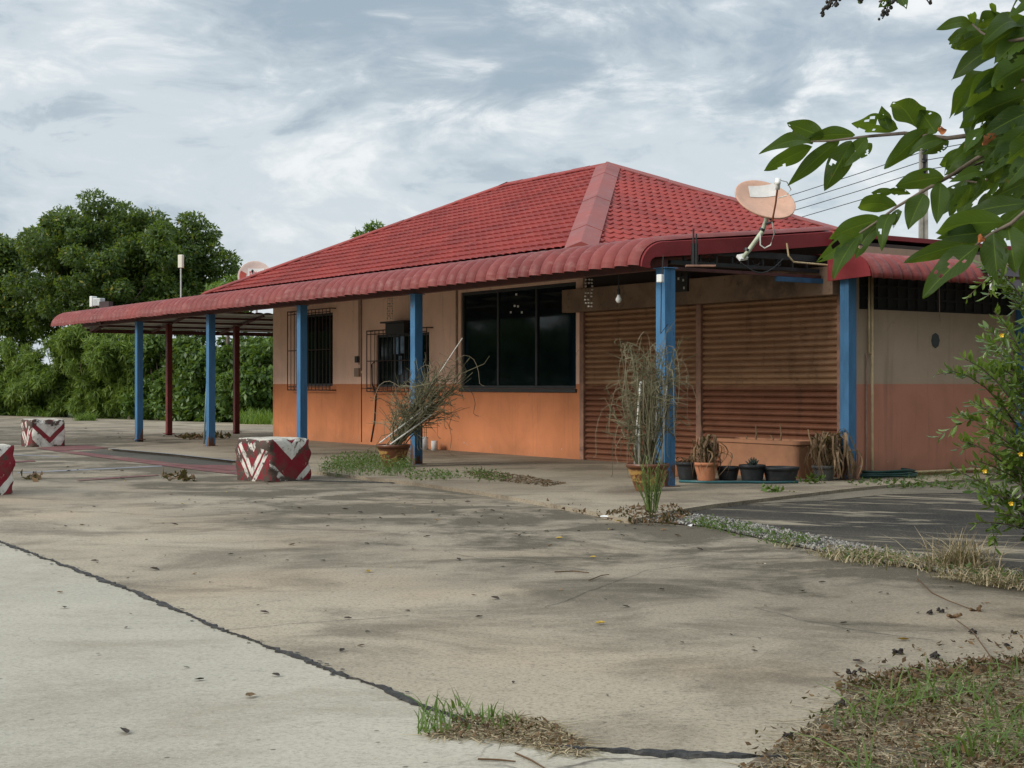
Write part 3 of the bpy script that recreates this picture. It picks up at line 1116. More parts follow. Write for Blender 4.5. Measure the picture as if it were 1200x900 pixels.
mb.tbox(TR + 0.02, TR + 0.10, 13.12, 16.1, 3.018, 3.06)
mb.build('side_beam', M['beam'], B)
# open ornamental frieze under the side edge
mb = MB()
for k in range(9):
    d = 13.35 + k * 0.3
    mb.tbox(TR + 0.055, TR + 0.085, d, d + 0.03, 3.156, 3.258)
for k in range(4):
    d = 13.9 + k * 0.42
    mb.tube([L(TR + 0.07, d + 0.07 * math.cos(q), 3.207 + 0.045 * math.sin(q)) for q in np.linspace(0, 6.28, 13)], 0.008, 4)
split_build(mb, 'frieze_bar', M['dark'], B)
# blue beam beside the corner post and a cream conduit under it
mb = MB()
mb.tbox(TR - 0.02, TR + 0.06, 15.1, 16.1, 2.94, 3.01)
mb.build('side_beam', M['bluebeam'], B)

# ---- annex roof and eave of the flat part
mb = MB()
mb.tbox(T0 + 0.1, 21.4, 16.26, 24.5, 3.63, 3.70)
mb.build('annex_roof', M['fascia'], B)

# ---- main hip roof with pressed tile profile
TRf, TLf = 20.95, 38.05
RA, RB = 27.45, 31.75        # ridge ends
DE, DM, DB = 16.0, 21.75, 27.5
ZE, ZR = 3.945, 6.69


def tile_plane(alen, blen, pitch=0.235, row=0.33, per=10):
    bm = bmesh.new()
    na = int(alen / pitch * per)
    rows_b = []
    b = 0.0
    while b < blen:
        rows_b.append((b, 0.032))
        rows_b.append((b + row * 0.5, 0.018))
        rows_b.append((min(b + row * 0.985, blen), 0.002))
        b += row
    grid = []
    for (b, h) in rows_b:
        line = []
        for k in range(na + 1):
            a = alen * k / na
            ph = (a / pitch) % 1.0
            wv = 0.048 * (0.5 + 0.5 * math.cos(2 * math.pi * ph)) ** 1.2
            dn = -0.075 * (0.5 + 0.5 * math.cos(2 * math.pi * (ph - 0.12))) if h > 0.03 else (-0.070 * (0.5 + 0.5 * math.cos(2 * math.pi * (ph - 0.12))) if h < 0.01 else 0)
            line.append(bm.verts.new((a, b + dn, h + wv)))
        grid.append(line)
    for i in range(len(grid) - 1):
        for k in range(na):
            bm.faces.new((grid[i][k], grid[i][k + 1], grid[i + 1][k + 1], grid[i + 1][k]))
    return bm


def clip(bm, p, nrm):
    bmesh.ops.bisect_plane(bm, geom=bm.verts[:] + bm.edges[:] + bm.faces[:], plane_co=p, plane_no=nrm, clear_outer=True)


def roof_plane(e0, e1, r0, r1, name='roof'):
    """eave e0->e1, ridge r0->r1 (tuples t,d,z)"""
    E0, E1, R0, R1 = [Vector(L(*q)) for q in (e0, e1, r0, r1)]
    A = (E1 - E0)
    al = A.length
    A.normalize()
    up = (R0 - E0) - A * (R0 - E0).dot(A)
    bl = up.length
    up.normalize()
    nn = A.cross(up)
    flip = nn.z < 0
    if flip:
        nn = -nn
    bm = tile_plane(al, bl)
    ra, rb = (R0 - E0).dot(A), (R1 - E0).dot(A)
    clip(bm, (0, 0, 0), Vector((-bl, ra, 0)))
    clip(bm, (al, 0, 0), Vector((bl, al - rb, 0)))
    for v in bm.verts:
        a, b, h = v.co
        v.co = E0 + A * a + up * b + nn * h
    bmesh.ops.recalc_face_normals(bm, faces=bm.faces)
    me = bpy.data.meshes.new(name)
    bm.to_mesh(me)
    bm.free()
    me.materials.append(M['roof'])
    for q in me.polygons:
        q.use_smooth = False
    o = bpy.data.objects.new(name, me)
    COL.objects.link(o)
    o.parent = B
    return o


roof_plane((TRf, DE, ZE), (TLf, DE, ZE), (RA, DM, ZR), (RB, DM, ZR))
roof_plane((TRf, DB, ZE), (TRf, DE, ZE), (RA, DM, ZR), (RA, DM, ZR))
roof_plane((TLf, DE, ZE), (TLf, DB, ZE), (RB, DM, ZR), (RB, DM, ZR))
roof_plane((TLf, DB, ZE), (TRf, DB, ZE), (RB, DM, ZR), (RA, DM, ZR))
# closed underside
mb = MB()
mb.tbox(TRf + 0.06, TLf - 0.06, DE + 0.06, DB - 0.06, ZE - 0.10, ZE - 0.03)
mb.build('eave_soffit', M['ceil'], B)


def cap(p0, p1, wd, drop, name, mat, lift=0.075, seg=1):
    """folded flashing along a hip or ridge; side vectors come from the two roof planes"""
    A, C = Vector(L(*p0)), Vector(L(*p1))
    ax = (C - A).normalized()
    s = ax.cross(Vector((0, 0, 1))).normalized()
    m_ = MB()
    n = 6 * seg
    for k in range(n):
        q0, q1 = k / n, (k + 1) / n
        l0 = lift + (0.008 if k % 2 else 0.0)
        P, Q = A.lerp(C, q0), A.lerp(C, q1 + 0.004)
        for sg in (-1, 1):
            a = [P + Vector((0, 0, l0 + 0.03)), Q + Vector((0, 0, l0 + 0.03)), Q + s * sg * wd + Vector((0, 0, l0 - drop)), P + s * sg * wd + Vector((0, 0, l0 - drop))]
            m_.face(a)
            b2 = [a[3], a[2], a[2] - Vector((0, 0, 0.03)), a[3] - Vector((0, 0, 0.03))]
            m_.face(b2)
        m_.face([P + s * wd + Vector((0, 0, l0 - drop)), P + Vector((0, 0, l0 + 0.03)), P - s * wd + Vector((0, 0, l0 - drop)), P + Vector((0, 0, l0 - drop - .02))])
    return m_.build(name, mat, B)


cap((TRf - 0.12, DE - 0.12, ZE - 0.03), (RA, DM, ZR), 0.30, 0.09, 'hip_cap', M['cap'])
cap((TRf - 0.1, DB + 0.1, ZE - 0.03), (RA, DM, ZR), 0.22, 0.06, 'hip_cap', M['cap'])
cap((TLf + 0.1, DE - 0.1, ZE - 0.03), (RB, DM, ZR), 0.22, 0.06, 'hip_cap', M['roof'])
cap((TLf + 0.1, DB + 0.1, ZE - 0.03), (RB, DM, ZR), 0.22, 0.06, 'hip_cap', M['roof'])
cap((RA, DM, ZR), (RB, DM, ZR), 0.20, 0.07, 'ridge_cap', M['roof'])

# ---- right hand awning over the side wall
arc2 = []
for k in range(8):
    q = math.radians(88 * k / 7)
    arc2.append((14.08 + 0.45 * (1 - math.cos(q)), 2.96 + 0.36 * math.sin(q)))
dA0, dA1 = 15.92, d_of(1152, 14.1)
mb = MB()
td_strip(mb, arc2 + [(15.2, 3.34)], dA0, dA1, 0.21, 0.05, 12, sharp=0.75, axis='d')
solid(mb.build('side_awning', M['canopy'], B, smooth=True), 0.008)
mb = MB()
pts = [(t, z + 0.03) for t, z in arc2] + [(14.9, 3.37)]
poly = [L(t, dA0 - 0.012, z) for t, z in pts] + [L(14.9, dA0 - 0.012, 2.96)]
mb.face(poly)
mb.face([(p[0], p[1] + 0.03, p[2]) for p in poly][::-1])
for i in range(len(poly)):
    a, b = poly[i], poly[(i + 1) % len(poly)]
    mb.face([a, b, (b[0], b[1] + .03, b[2]), (a[0], a[1] + .03, a[2])])
mb.build('awning_end', M['fascia'], B)
mb = MB()
mb.tbox(13.9, 14.0, dA1 + 0.06, 23.5, 2.92, 3.05)
mb.tbox(13.95, 14.05, dA1 + 0.05, 23.5, 3.10, 3.20)
mb.tbox(13.98, T0 + 0.01, dA1 + 0.05, 23.5, 3.21, 3.24)
split_build(mb, 'rear_awning', M['darkroof'], B)
mb = MB()
mb.tube([L(13.98, dA1 + 0.03, 2.88), L(13.98, dA1 + 0.03, 3.16)], 0.02, 6)
mb.build('downpipe', M['white'], B)

# ---- pipes on the walls
mb = MB()
t = T0 - 0.05
d = d_of(1022, t)
mb.tube([L(t, d, 3.05), L(t, d, 0.16), L(t, d + 0.03, 0.12), L(t, d + 0.07, 0.11), L(t, dSE + 0.1, 0.10), L(t, dSE + 2.4, 0.08)], 0.022, 8)
d2 = d_of(1018.5, t)
mb.tube([L(t, d2, 3.05), L(t, d2, 1.92), L(t, d2 + .04, 1.9)], 0.018, 8)
split_build(mb, 'water_pipe', M['pvc'], B, smooth=True)
mb = MB()
d3_ = d_of(1015, T0 - .02)
mb.tube([L(T0 - 0.02, d3_, 1.9), L(T0 - 0.02, d3_, 0.08)], 0.014, 6)
split_build(mb, 'conduit', M['conduit'], B)
mb = MB()
tq = t_of(424, DF)
mb.tube([L(tq, DF - 0.02, 3.5), L(tq, DF - 0.02, 1.75)], 0.02, 6)
mb.tube([L(t_of(421.5, DF), DF - 0.02, 3.5), L(t_of(421.5, DF), DF - 0.02, 1.9)], 0.012, 6)
tq2 = t_of(536, DF)
mb.tube([L(tq2, DF - 0.02, 3.5), L(tq2, DF - 0.02, 1.5)], 0.025, 6)
split_build(mb, 'conduit', M['conduit'], B)
mb = MB()
tq = t_of(420, DF)
mb.tbox(tq - 0.11, tq + 0.11, DF - 0.06, DF, 1.62, 1.82)
mb.tbox(tq - 0.07, tq + 0.07, DF - 0.065, DF, 1.95, 2.1, 1)
split_build(mb, 'socket_box', [M['conduit'], M['dark']], B, bevel=0.005)
mb = MB()
tq = t_of(441, DF)
cab = [L(tq + 0.05, DF - 0.03, 1.95), L(tq + 0.14, DF - 0.04, 1.9), L(tq + 0.14, DF - 0.03, 1.45), L(tq - 0.02, DF - 0.02, 1.2), L(tq + 0.05, DF - 0.02, 0.6), L(tq + 0.22, DF - 0.02, 0.12)]
mb.tube(cab, 0.016, 5)
mb.tube([L(t_of(424, DF), DF - .012, 1.7), L(t_of(424, DF), DF - .012, 0.1)], 0.008, 4)
mb.tube([L(t_of(424, DF), DF - .012, 1.35), L(t_of(470, DF), DF - .012, 1.3)], 0.006, 4)
split_build(mb, 'cable', M['cable'], B)
mb = MB()
qa, qb = TD(14.95, 14.25, 3.1), TD(14.95, 15.6, 3.1)
pp = []
for k in range(9):
    q = k / 8
    v = P3(868, 308, 20.1).lerp(P3(918, 303, 20.9), q)
    v.z -= 0.17 * math.sin(math.pi * q)
    pp.append(v)
pp.append(P3(922, 285, 21))
pp.append(P3(924, 300, 21.0))
pp += [P3(930, 307, 21.05), P3(985, 312, 21.4)]
iv = (Matrix.Translation(TD(T0, D0, 0)) @ Matrix.Rotation(HROT, 4, 'Z')).inverted()
mb.tube([iv @ v for v in pp[:9]], 0.009, 5)
split_build(mb, 'cable', M['cable'], B)
mb = MB()
mb.tube([iv @ v for v in pp[9:]], 0.014, 5)
mb.build('conduit', M['pvc'], B)
# medallion mark and old patch on the side wall
mb = MB()
dm_ = d_of(1096, T0)
zm = z_of(399, T0, dm_)
k8 = [L(T0 - 0.006, dm_ + 0.10 * math.sin(q), zm + 0.12 * math.cos(q)) for q in np.linspace(0, 2 * math.pi, 9)[:-1]]
mb.face(k8)
mb.face([(p[0] - 0.02, p[1] * 0.55 + (dm_ - D0) * 0.45, p[2] * 0.55 + zm * 0.45) for p in k8], 1)
mb.build('wall_plaque', [M['dark'], M['conduit']], B)
mb = MB()
mb.tube([L(T0 - 0.03, dm_ + 0.05, 3.2), L(T0 - 0.035, dm_ + 0.06, 2.5), L(T0 - .03, dm_ + 0.09, 2.42)], 0.007, 4)
mb.build('cable', M['conduit'], B)

# ---- sign box over the second window
mb = MB()
ts0, ts1 = t_of(478, DF - .2), t_of(456, DF - .2)
zb0, zb1 = z_of(391, ts0, DF), z_of(378, ts0, DF)
mb.tbox(ts0, ts1, DF - 0.30, DF - 0.005, zb0, zb1)
mb.tbox(ts0 - 0.05, ts1 + 0.14, DF - 0.36, DF, zb1 + 0.002, zb1 + 0.04)
mb.build('window_box', M['dark'], B, bevel=0.008)

# ------------------------------------------------------------------ things hanging on the building
def wtube(name, paths, r, mat, parent=None, n=5):
    m_ = MB()
    for p in paths:
        m_.tube(p, r, n)
    return m_.build(name, mat, parent, smooth=True)


def dish(name, label, c, normal, rad, face_mat, up=Vector((0, 0, 1))):
    """dish empty whose local +Z is the pointing axis"""
    o = thing(name, label, 'satellite dish', c)
    z = Vector(normal).normalized()
    x = up.cross(z).normalized()
    y = z.cross(x)
    m3 = Matrix((x, y, z)).transposed()
    o.rotation_euler = m3.to_euler()
    n = 40
    m_ = MB()
    prof = []
    for k in range(9):
        r_ = rad * k / 8
        prof.append((r_ + 1e-4, 0.16 * (r_ / rad) ** 2 * rad * 1.1 - 0.176 * rad))
    prof += [(rad + 0.012, 0.0), (rad + 0.012, -0.022)]
    for k in range(8, -1, -1):
        r_ = rad * k / 8 * 0.99
        prof.append((r_ + 1e-4, 0.176 * (r_ / rad) ** 2 * rad - 0.176 * rad - 0.02))
    m_.lathe(prof, n)
    m_.build('reflector', face_mat, o, smooth=True)
    return o, m3


M['salmon'] = mat_plain('faded_dish', (0.55, 0.32, 0.22), 0.55, 0.10, 3.0, (0.30, 0.18, 0.12), 0.35)
cD = P3(897, 233, 20.2)
sd, m3 = dish('satellite_dish', 'faded salmon satellite dish on a bent pole at the front canopy corner', cD, (0.20, -0.66, 0.72), 0.425, M['salmon'], up=Vector((-0.22, 0, 1)))
minv = m3.inverted()


def dl(px, py, Y):
    return minv @ (P3(px, py, Y) - cD)


mb = MB()
mb.tube([dl(871, 302, 20.35), dl(877, 294, 20.3), dl(893, 272, 20.25), dl(898, 258, 20.3), dl(897, 240, 20.33)], 0.033, 10)
mb.build('mast', mat_plain('pale_green_mast', (0.50, 0.56, 0.42), 0.5, 0.12, 6.0, (0.25, 0.2, 0.12), 0.5), sd, smooth=True)
mb = MB()
mb.tube([dl(893.5, 268, 20.25), dl(892, 270.5, 20.25)], 0.043, 10)
mb.tube([dl(876, 291.5, 20.3), dl(874.5, 294, 20.3)], 0.043, 10)
mb.tube([dl(902, 256, 20.05), dl(906, 260, 19.95), dl(898, 262, 20.25)], 0.018, 6)
split_build(mb, 'clamp', M['dark'], sd)
mb = MB()
a = dl(870, 301, 20.36)
mb.box(a.x - 0.07, a.x + 0.07, a.y - 0.05, a.y + 0.05, a.z - 0.03, a.z + 0.015)
mb.build('mount_plate', M['white'], sd, bevel=0.006)
mb = MB()
mb.tube([dl(905, 259, 19.92), dl(909, 238, 19.7), dl(911.5, 217, 19.55)], 0.014, 6)
mb.build('feed_arm', mat_plain('rusty_arm', (0.22, 0.07, 0.035), 0.7, 0.3, 12.0, (0.03, 0.02, 0.02), 0.6), sd)
mb = MB()
mb.tube([dl(911.2, 222, 19.57), dl(912, 209, 19.52)], [0.03, 0.038], 10)
mb.tube([dl(912, 214, 19.45), dl(911, 214, 19.72)], [0.035, 0.045], 10)
mb.build('feed_horn', M['white'], sd, smooth=True)
mb = MB()
mb.tube([dl(905, 260, 19.95), dl(907.5, 273, 20.1), dl(903, 287, 20.15), dl(896, 291, 20.2), dl(891, 287, 20.2), dl(891, 274, 20.2)], 0.010, 6)
mb.tube([dl(913, 211, 19.5), dl(922, 213, 19.7), dl(927, 222, 19.9), dl(922, 229, 19.95), dl(912, 232, 19.75)], 0.007, 6)
split_build(mb, 'cable', M['wcable'], sd, smooth=True)


def on_dish(x, y, rad):
    r2 = (x * x + y * y) / (rad * rad)
    return 0.176 * rad * r2 - 0.176 * rad + 0.006


mb = MB()
cor = []
for (px, py) in ((876, 220), (909, 219), (909.5, 230), (879, 230.5)):
    # intersect the view ray with the plane through the dish
    dirv = (P3(px, py, 20) - Vector((0, 0, EYE)))
    nrm = m3 @ Vector((0, 0, 1))
    s_ = (cD - nrm * 0.05 - Vector((0, 0, EYE))).dot(nrm) / dirv.dot(nrm)
    cor.append(minv @ (Vector((0, 0, EYE)) + dirv * s_ - cD))
rows = []
for i in range(7):
    row = []
    for k in range(9):
        u, v = k / 8, i / 6
        p = (cor[0] * (1 - u) + cor[1] * u) * (1 - v) + (cor[3] * (1 - u) + cor[2] * u) * v
        row.append((p.x, p.y, on_dish(p.x, p.y, 0.425)))
    rows.append(row)
mb.grid(rows)
mb.build('sticker', mat_plain('bleached_label', (0.66, 0.62, 0.57), 0.6, 0.06, 9.0, (0.5, 0.35, 0.28), 0.4), sd)

# left dish behind the roof
M['dishpale'] = mat_plain('dish_pale', (0.62, 0.50, 0.44), 0.55, 0.08, 3.0, (0.4, 0.3, 0.25), 0.3)
cL = P3(298.5, 324, 41.5)
sd2, n3 = dish('satellite_dish', 'pale satellite dish with red arcs and white label behind the left roof hip', cL, (0.12, -0.93, 0.30), 0.47, M['dishpale'])
RD2 = 0.47
mb = MB()
for (r0, r1, a0, a1) in ((0.25, 0.43, 155, 215), (0.25, 0.43, -35, 25)):
    rows = []
    for r_ in (r0, (r0 + r1) / 2, r1):
        rows.append([(r_ * math.cos(R(q)), r_ * math.sin(R(q)), on_dish(r_ * math.cos(R(q)), r_ * math.sin(R(q)), RD2)) for q in np.linspace(a0, a1, 10)])
    mb.grid(rows)
split_build(mb, 'red_arc', mat_plain('dish_red', (0.42, 0.07, 0.045), 0.5, 0.1, 6.0), sd2)
mb = MB()
rows = [[(x, y, on_dish(x, y, RD2) + 0.004) for x in np.linspace(-0.20, 0.27, 7)] for y in np.linspace(-0.02, 0.26, 5)]
mb.grid(rows)
mb.build('label_panel', M['white'], sd2)


def text_mesh(body, size, mat, parent, name='lettering'):
    cu = bpy.data.curves.new('lettering', 'FONT')
    cu.body = body
    cu.size = size
    cu.align_x = 'CENTER'
    cu.align_y = 'CENTER'
    cu.extrude = 0.003
    tmp = bpy.data.objects.new('lettering_source', cu)
    COL.objects.link(tmp)
    dg = bpy.context.evaluated_depsgraph_get()
    me = bpy.data.meshes.new_from_object(tmp.evaluated_get(dg))
    bpy.data.objects.remove(tmp)
    me.materials.clear()
    me.materials.append(mat)
    o = bpy.data.objects.new(name, me)
    COL.objects.link(o)
    o.parent = parent
    return o


tx = text_mesh('true', 0.24, mat_plain('letter_red', (0.45, 0.05, 0.03), 0.5, 0.1, 6.0), sd2)
tx.location = (0.04, 0.13, on_dish(0.2, 0.2, RD2) + 0.006)
mb = MB()
mb.tube([(0, -0.46, -0.06), (0, -0.3, 0.18), (-0.05, 0.04, 0.33)], 0.013, 6)
mb.tube([(-0.05, 0.02, 0.33), (-0.05, 0.07, 0.27)], 0.035, 8)
mb.build('feed_arm', M['dark'], sd2)
mb = MB()
ni = n3.inverted()
mb.tube([(0, 0, -0.10), ni @ (Vector((cL.x, cL.y + 0.3, cL.z - 0.1)) - cL), ni @ (Vector((cL.x, cL.y + 0.3, 3.42)) - cL)], 0.03, 8)
mb.build('mast', M['galv'], sd2)

# flood light and junction box on the carport edge
c = P3(110, 352, 41.2)
fl = thing('flood_light', 'white flood light tilted up on the left end of the carport roof', 'flood light', (c.x, c.y, 3.22), R(-25))
mb = MB()
mb.box(-0.07, 0.03, -0.11, 0.11, 0.42, 0.72)
mb.box(0.03, 0.32, -0.10, 0.10, 0.44, 0.66, 1)
fl_h = mb.build('lamp_housing', [M['white'], M['galv']], fl, bevel=0.015)
mb = MB()
mb.box(0.28, 0.62, -0.10, 0.08, 0.36, 0.56)
mb.tube([(0.1, 0, 0.0), (0.1, 0, 0.45)], 0.03, 6)
mb.tube([(0.45, 0, 0.0), (0.45, 0, 0.4)], 0.03, 6)
mb.build('bracket', mat_plain('rust_dark', (0.05, 0.03, 0.03), 0.7, 0.3, 8.0), fl)

c = P3(212, 340, 37.5)
an = thing('antenna', 'slim white box antenna on a thin pole above the carport roof', 'antenna', (c.x, c.y, 3.35), R(-20))
mb = MB()
mb.tube([(0, 0, 0), (0, 0, 1.12)], 0.022, 8)
mb.build('mast', M['galv'], an)
mb = MB()
mb.box(-0.065, 0.065, -0.05, 0.05, 1.10, 1.44)
mb.build('aerial_box', mat_plain('cream_box', (0.62, 0.60, 0.50), 0.5, 0.05, 6.0), an, bevel=0.015)

M['shell'] = mat_plain('shell', (0.42, 0.38, 0.32), 0.5, 0.3, 20.0)
# bulb, shell chimes, little white lamp on the post
c = P3(725, 349, 20.9)
bu = thing('light_bulb', 'bare white bulb hanging in front of the lintel board', 'light bulb', c)
mb = MB()
mb.lathe([(0.002, -0.075), (0.025, -0.068), (0.042, -0.04), (0.044, -0.018), (0.03, 0.014), (0.02, 0.03), (0.02, 0.05)], 14)
mb.build('glass_bulb', M['white'], bu, smooth=True)
mb = MB()
mb.tube([(0, 0, 0.045), (0, 0, 0.13)], 0.024, 8)
mb.tube([(0, 0, 0.12), (0.003, 0, 0.42)], 0.009, 5)
mb.build('cord', M['cable'], bu)
for (px, py, Y, lab, n) in ((690, 326, 21.6, 'strings of white shells hanging at the left end of the lintel board', 3), (457, 349, 29.5, 'strings of white shells hanging before the wall above the dark window box', 3)):
    c = P3(px, py, Y)
    ch = thing('wind_chime', lab, 'wind chime', c)
    for k in range(n):
        x = (k - (n - 1) / 2) * 0.045
        mb = MB()
        mb.tube([(x, 0, 0.12), (x, 0, -0.46)], 0.003, 4, 1)
        for j in range(9):
            if rnd.random() < 0.2:
                continue
            z = -0.02 - j * 0.05
            mb.lathe([(0.002, z - 0.016), (0.018, z - 0.006), (0.016, z + 0.008), (0.002, z + 0.014)], 6, (x + rnd.uniform(-.008, .008), 0, 0))
        mb.build('shell_string', [M['shell'], M['cable']], ch)
    mb = MB()
    mb.tube([(-0.14, 0, 0.1), (0.14, 0, 0.1)], 0.012, 5)
    mb.build('hanger', M['cable'], ch)
c = P3(774, 326, 19.6)
lm = thing('post_lamp', 'small white lamp head fixed high on the blue corner post', 'lamp', c, R(-30))
mb = MB()
mb.box(-0.04, 0.04, -0.05, 0.04, -0.06, 0.05)
mb.build('lamp_head', M['white'], lm, bevel=0.012)
mb = MB()
mb.tube([(0.02, 0.02, 0.05), (0.03, 0.03, 0.32)], 0.008, 5)
mb.tube([(0.0, 0.02, -0.05), (0.0, 0.03, -0.12), (-0.01, 0.03, -0.75), (0.09, 0.04, -0.62)], 0.007, 5)
split_build(mb, 'cable', M['cable'], lm)
# black iron rod standing on the side edge
c = P3(814, 300, 19.7)
rd_ = thing('iron_bracket', 'black upright iron bracket on the right canopy fascia', 'bracket', c)
mb = MB()
mb.box(-0.045, 0.045, -0.03, 0.03, -0.12, 0.17)
mb.tube([(-0.02, -0.03, -0.12), (-0.02, -0.03, 0.37)], 0.014, 6)
mb.tube([(0.02, -0.03, -0.12), (0.02, -0.03, 0.30)], 0.012, 6)
mb.build('rod', M['cable'], rd_)
mb = MB()
mb.box(-0.12, 0.28, -0.06, 0.06, -0.145, -0.122)
mb.build('base_plate', M['trim'], rd_)

# blue pipe leaning against the second post and lying on the floor
mb = MB()
f1 = G(240, 522)
mb.tube([P3(246, 372, 33.0), P3(243, 440, 32.8), (f1.x, f1.y - 0.1, 0.03)], 0.02, 7)
mb.tube([(f1.x, f1.y - 0.1, 0.025), tuple(G(200, 523.8) + Vector((0, 0, 0.02))), tuple(G(158, 525) + Vector((0, 0, 0.02)))], 0.02, 7)
tag(mb.build('water_pipe', mat_plain('pale_blue_pipe', (0.30, 0.45, 0.55), 0.5, 0.1, 6.0), None, smooth=True), 'pale blue pipe leaning on the second blue post and running along the floor', 'pipe')


# ------------------------------------------------------------------ painted concrete blocks
def mat_block(name, edges, seed, wear=0.5, slope=1.15):
    m, t, p = base_mat(name, 0.8, 0.3)
    uv = t.new('ShaderNodeTexCoord').outputs['UV']
    o = t.vmath('ADD', t.obj(), (seed, seed, seed))
    u, v, _ = t.sep(uv)
    wob = t.math('MULTIPLY', t.math('SUBTRACT', t.noise(o, 9, 4, 0.6), 0.5), 0.035)
    c_ = t.math('SUBTRACT', v, t.math('MULTIPLY', t.math('ABSOLUTE', t.math('SUBTRACT', u, 0.52)), slope))
    c_ = t.math('ADD', c_, wob)
    q = t.math('ADD', t.math('MULTIPLY', c_, 0.5), 0.5)
    rp = t.new('ShaderNodeValToRGB')
    cr = rp.color_ramp
    cr.interpolation = 'CONSTANT'
    W_, R_ = (0.66, 0.63, 0.56, 1), (0.20, 0.012, 0.022, 1)
    cr.elements[0].position = 0.0
    cr.elements[0].color = R_
    cr.elements[1].position = (edges[0] + 1) / 2
    cr.elements[1].color = W_
    cur = False
    for e in edges[1:]:
        el = cr.elements.new((e + 1) / 2)
        el.color = W_ if cur else R_
        cur = not cur
    t.put(rp.inputs[0], q)
    c = rp.outputs[0]
    dm = t.noise(o, 4.5, 7, 0.7, 0.5)
    rise = t.step(v, 0.25, 1.0, -0.03, 0.05)
    low = t.step(v, 0.0, 0.16, 0.09, 0.0)
    left = t.step(u, 0.0, 0.3, 0.06, 0.0)
    g = t.math('ADD', t.math('ADD', dm, 0.025), t.math('ADD', rise, t.math('ADD', low, left)))
    c = t.mix(t.step(g, 0.60 - 0.06 * wear, 0.66 - 0.06 * wear), c, (0.055, 0.04, 0.032))
    pe = t.noise(t.vmath('ADD', o, (3, 1, 7)), 7.0, 7, 0.7, 0.4)
    c = t.mix(t.step(pe, 0.63, 0.66), c, (0.42, 0.38, 0.31))
    c = t.mix(t.math('MULTIPLY', t.step(dm, 0.4, 0.62), 0.4), c, (0.10, 0.07, 0.05))
    t.put(p.inputs['Base Color'], c)
    t.put(p.inputs['Normal'], t.bump(t.math('ADD', t.noise(o, 30, 5, 0.7), t.math('MULTIPLY', dm, 2.0)), 0.5, 0.02))
    return m


M['blockA'] = mat_block('chevron_wide', (-0.29, -0.09, 0.49, 0.86), 1.0, 0.45)
M['blockB'] = mat_block('chevron_narrow', (-0.18, 0.0, 0.10, 0.29, 0.62, 0.84), 4.0, 0.9, 1.9)
M['blockC'] = mat_block('chevron_even', (-0.35, 0.12, 0.34, 0.80), 6.0, 0.35)
M['blocktop'] = mat_plain('block_top', (0.42, 0.39, 0.33), 0.95, 0.3, 5.0, (0.06, 0.05, 0.045), 0.8, 0.6, bscale=25)


def block(label, front, ang, sa, sb, h, mr, ml, seed):
    """front = near bottom corner; right face runs along ang, left face along ang+90"""
    n = 14
    bm = bmesh.new()
    uvl = bm.loops.layers.uv.new('UVMap')

    def pos(a, b, c):
        p = Vector((a * sa, b * sb, c * h))
        # worn edges
        ea = min(a, 1 - a) * sa
        eb = min(b, 1 - b) * sb
        ec = min(c if c > 0.5 else 1.0, 1 - c) * h
        es = sorted((ea, eb, ec))
        k = max(0, 0.09 - es[0] - es[1]) / 0.09
        q = 0.5 + 0.9 * mnoise.noise((p.x * 6 + seed, p.y * 6, p.z * 6))
        cen = Vector((sa / 2, sb / 2, h / 2))
        p += (cen - p).normalized() * 0.06 * k * max(0, q) * 1.2
        p += Vector((mnoise.noise((p.x * 4, p.y * 4 + seed, p.z * 4)), mnoise.noise((p.x * 4 + 9, p.y * 4, p.z * 4 + seed)), 0.5 * mnoise.noise((p.x * 5, p.y * 5 + 4, seed)))) * 0.016
        return p
    faces = [(lambda u, v: (u, 0, v), 0), (lambda u, v: (0, 1 - u, v), 1), (lambda u, v: (1, u, v), 1), (lambda u, v: (1 - u, 1, v), 0), (lambda u, v: (u, v, 1), 2)]
    for fn, mi in faces:
        g = [[bm.verts.new(pos(*fn(i / n, j / n))) for i in range(n + 1)] for j in range(n + 1)]
        for j in range(n):
            for i in range(n):
                f = bm.faces.new((g[j][i], g[j][i + 1], g[j + 1][i + 1], g[j + 1][i]))
                f.material_index = mi
                f.smooth = True
                for lp, (a, b) in zip(f.loops, ((i, j), (i + 1, j), (i + 1, j + 1), (i, j + 1))):
                    lp[uvl].uv = (a / n, b / n)
    bmesh.ops.remove_doubles(bm, verts=bm.verts, dist=0.0008)
    bmesh.ops.recalc_face_normals(bm, faces=bm.faces)
    me = bpy.data.meshes.new('barrier_block')
    bm.to_mesh(me)
    bm.free()
    for m_ in (mr, ml, M['blocktop']):
        me.materials.append(m_)
    o = bpy.data.objects.new('barrier_block', me)
    COL.objects.link(o)
    o.location = front
    o.rotation_euler = (0, 0, ang)
    return tag(o, label, 'barrier', 'chevron painted barrier blocks')


a1 = math.atan2(0.73, 0.69)
block('red and white chevron block beside the weeds and potted bush', Vector((-3.575, 21.38, 0.0)), a1, 0.79, 0.88, 0.64, M['blockA'], M['blockB'], 2.0)
block('distant red and white chevron block standing beyond the red floor stripes', G(37, 524), math.atan2(0.6, 0.8), 0.80, 0.80, 0.64, M['blockC'], M['blockB'], 5.0)
fr = G(19, 579) - Vector((0.69, 0.73, 0)) * 0.85
block('broken edged chevron block cut off by the left picture edge', fr, a1, 0.85, 0.85, 0.66, M['blockA'], M['blockB'], 8.0)

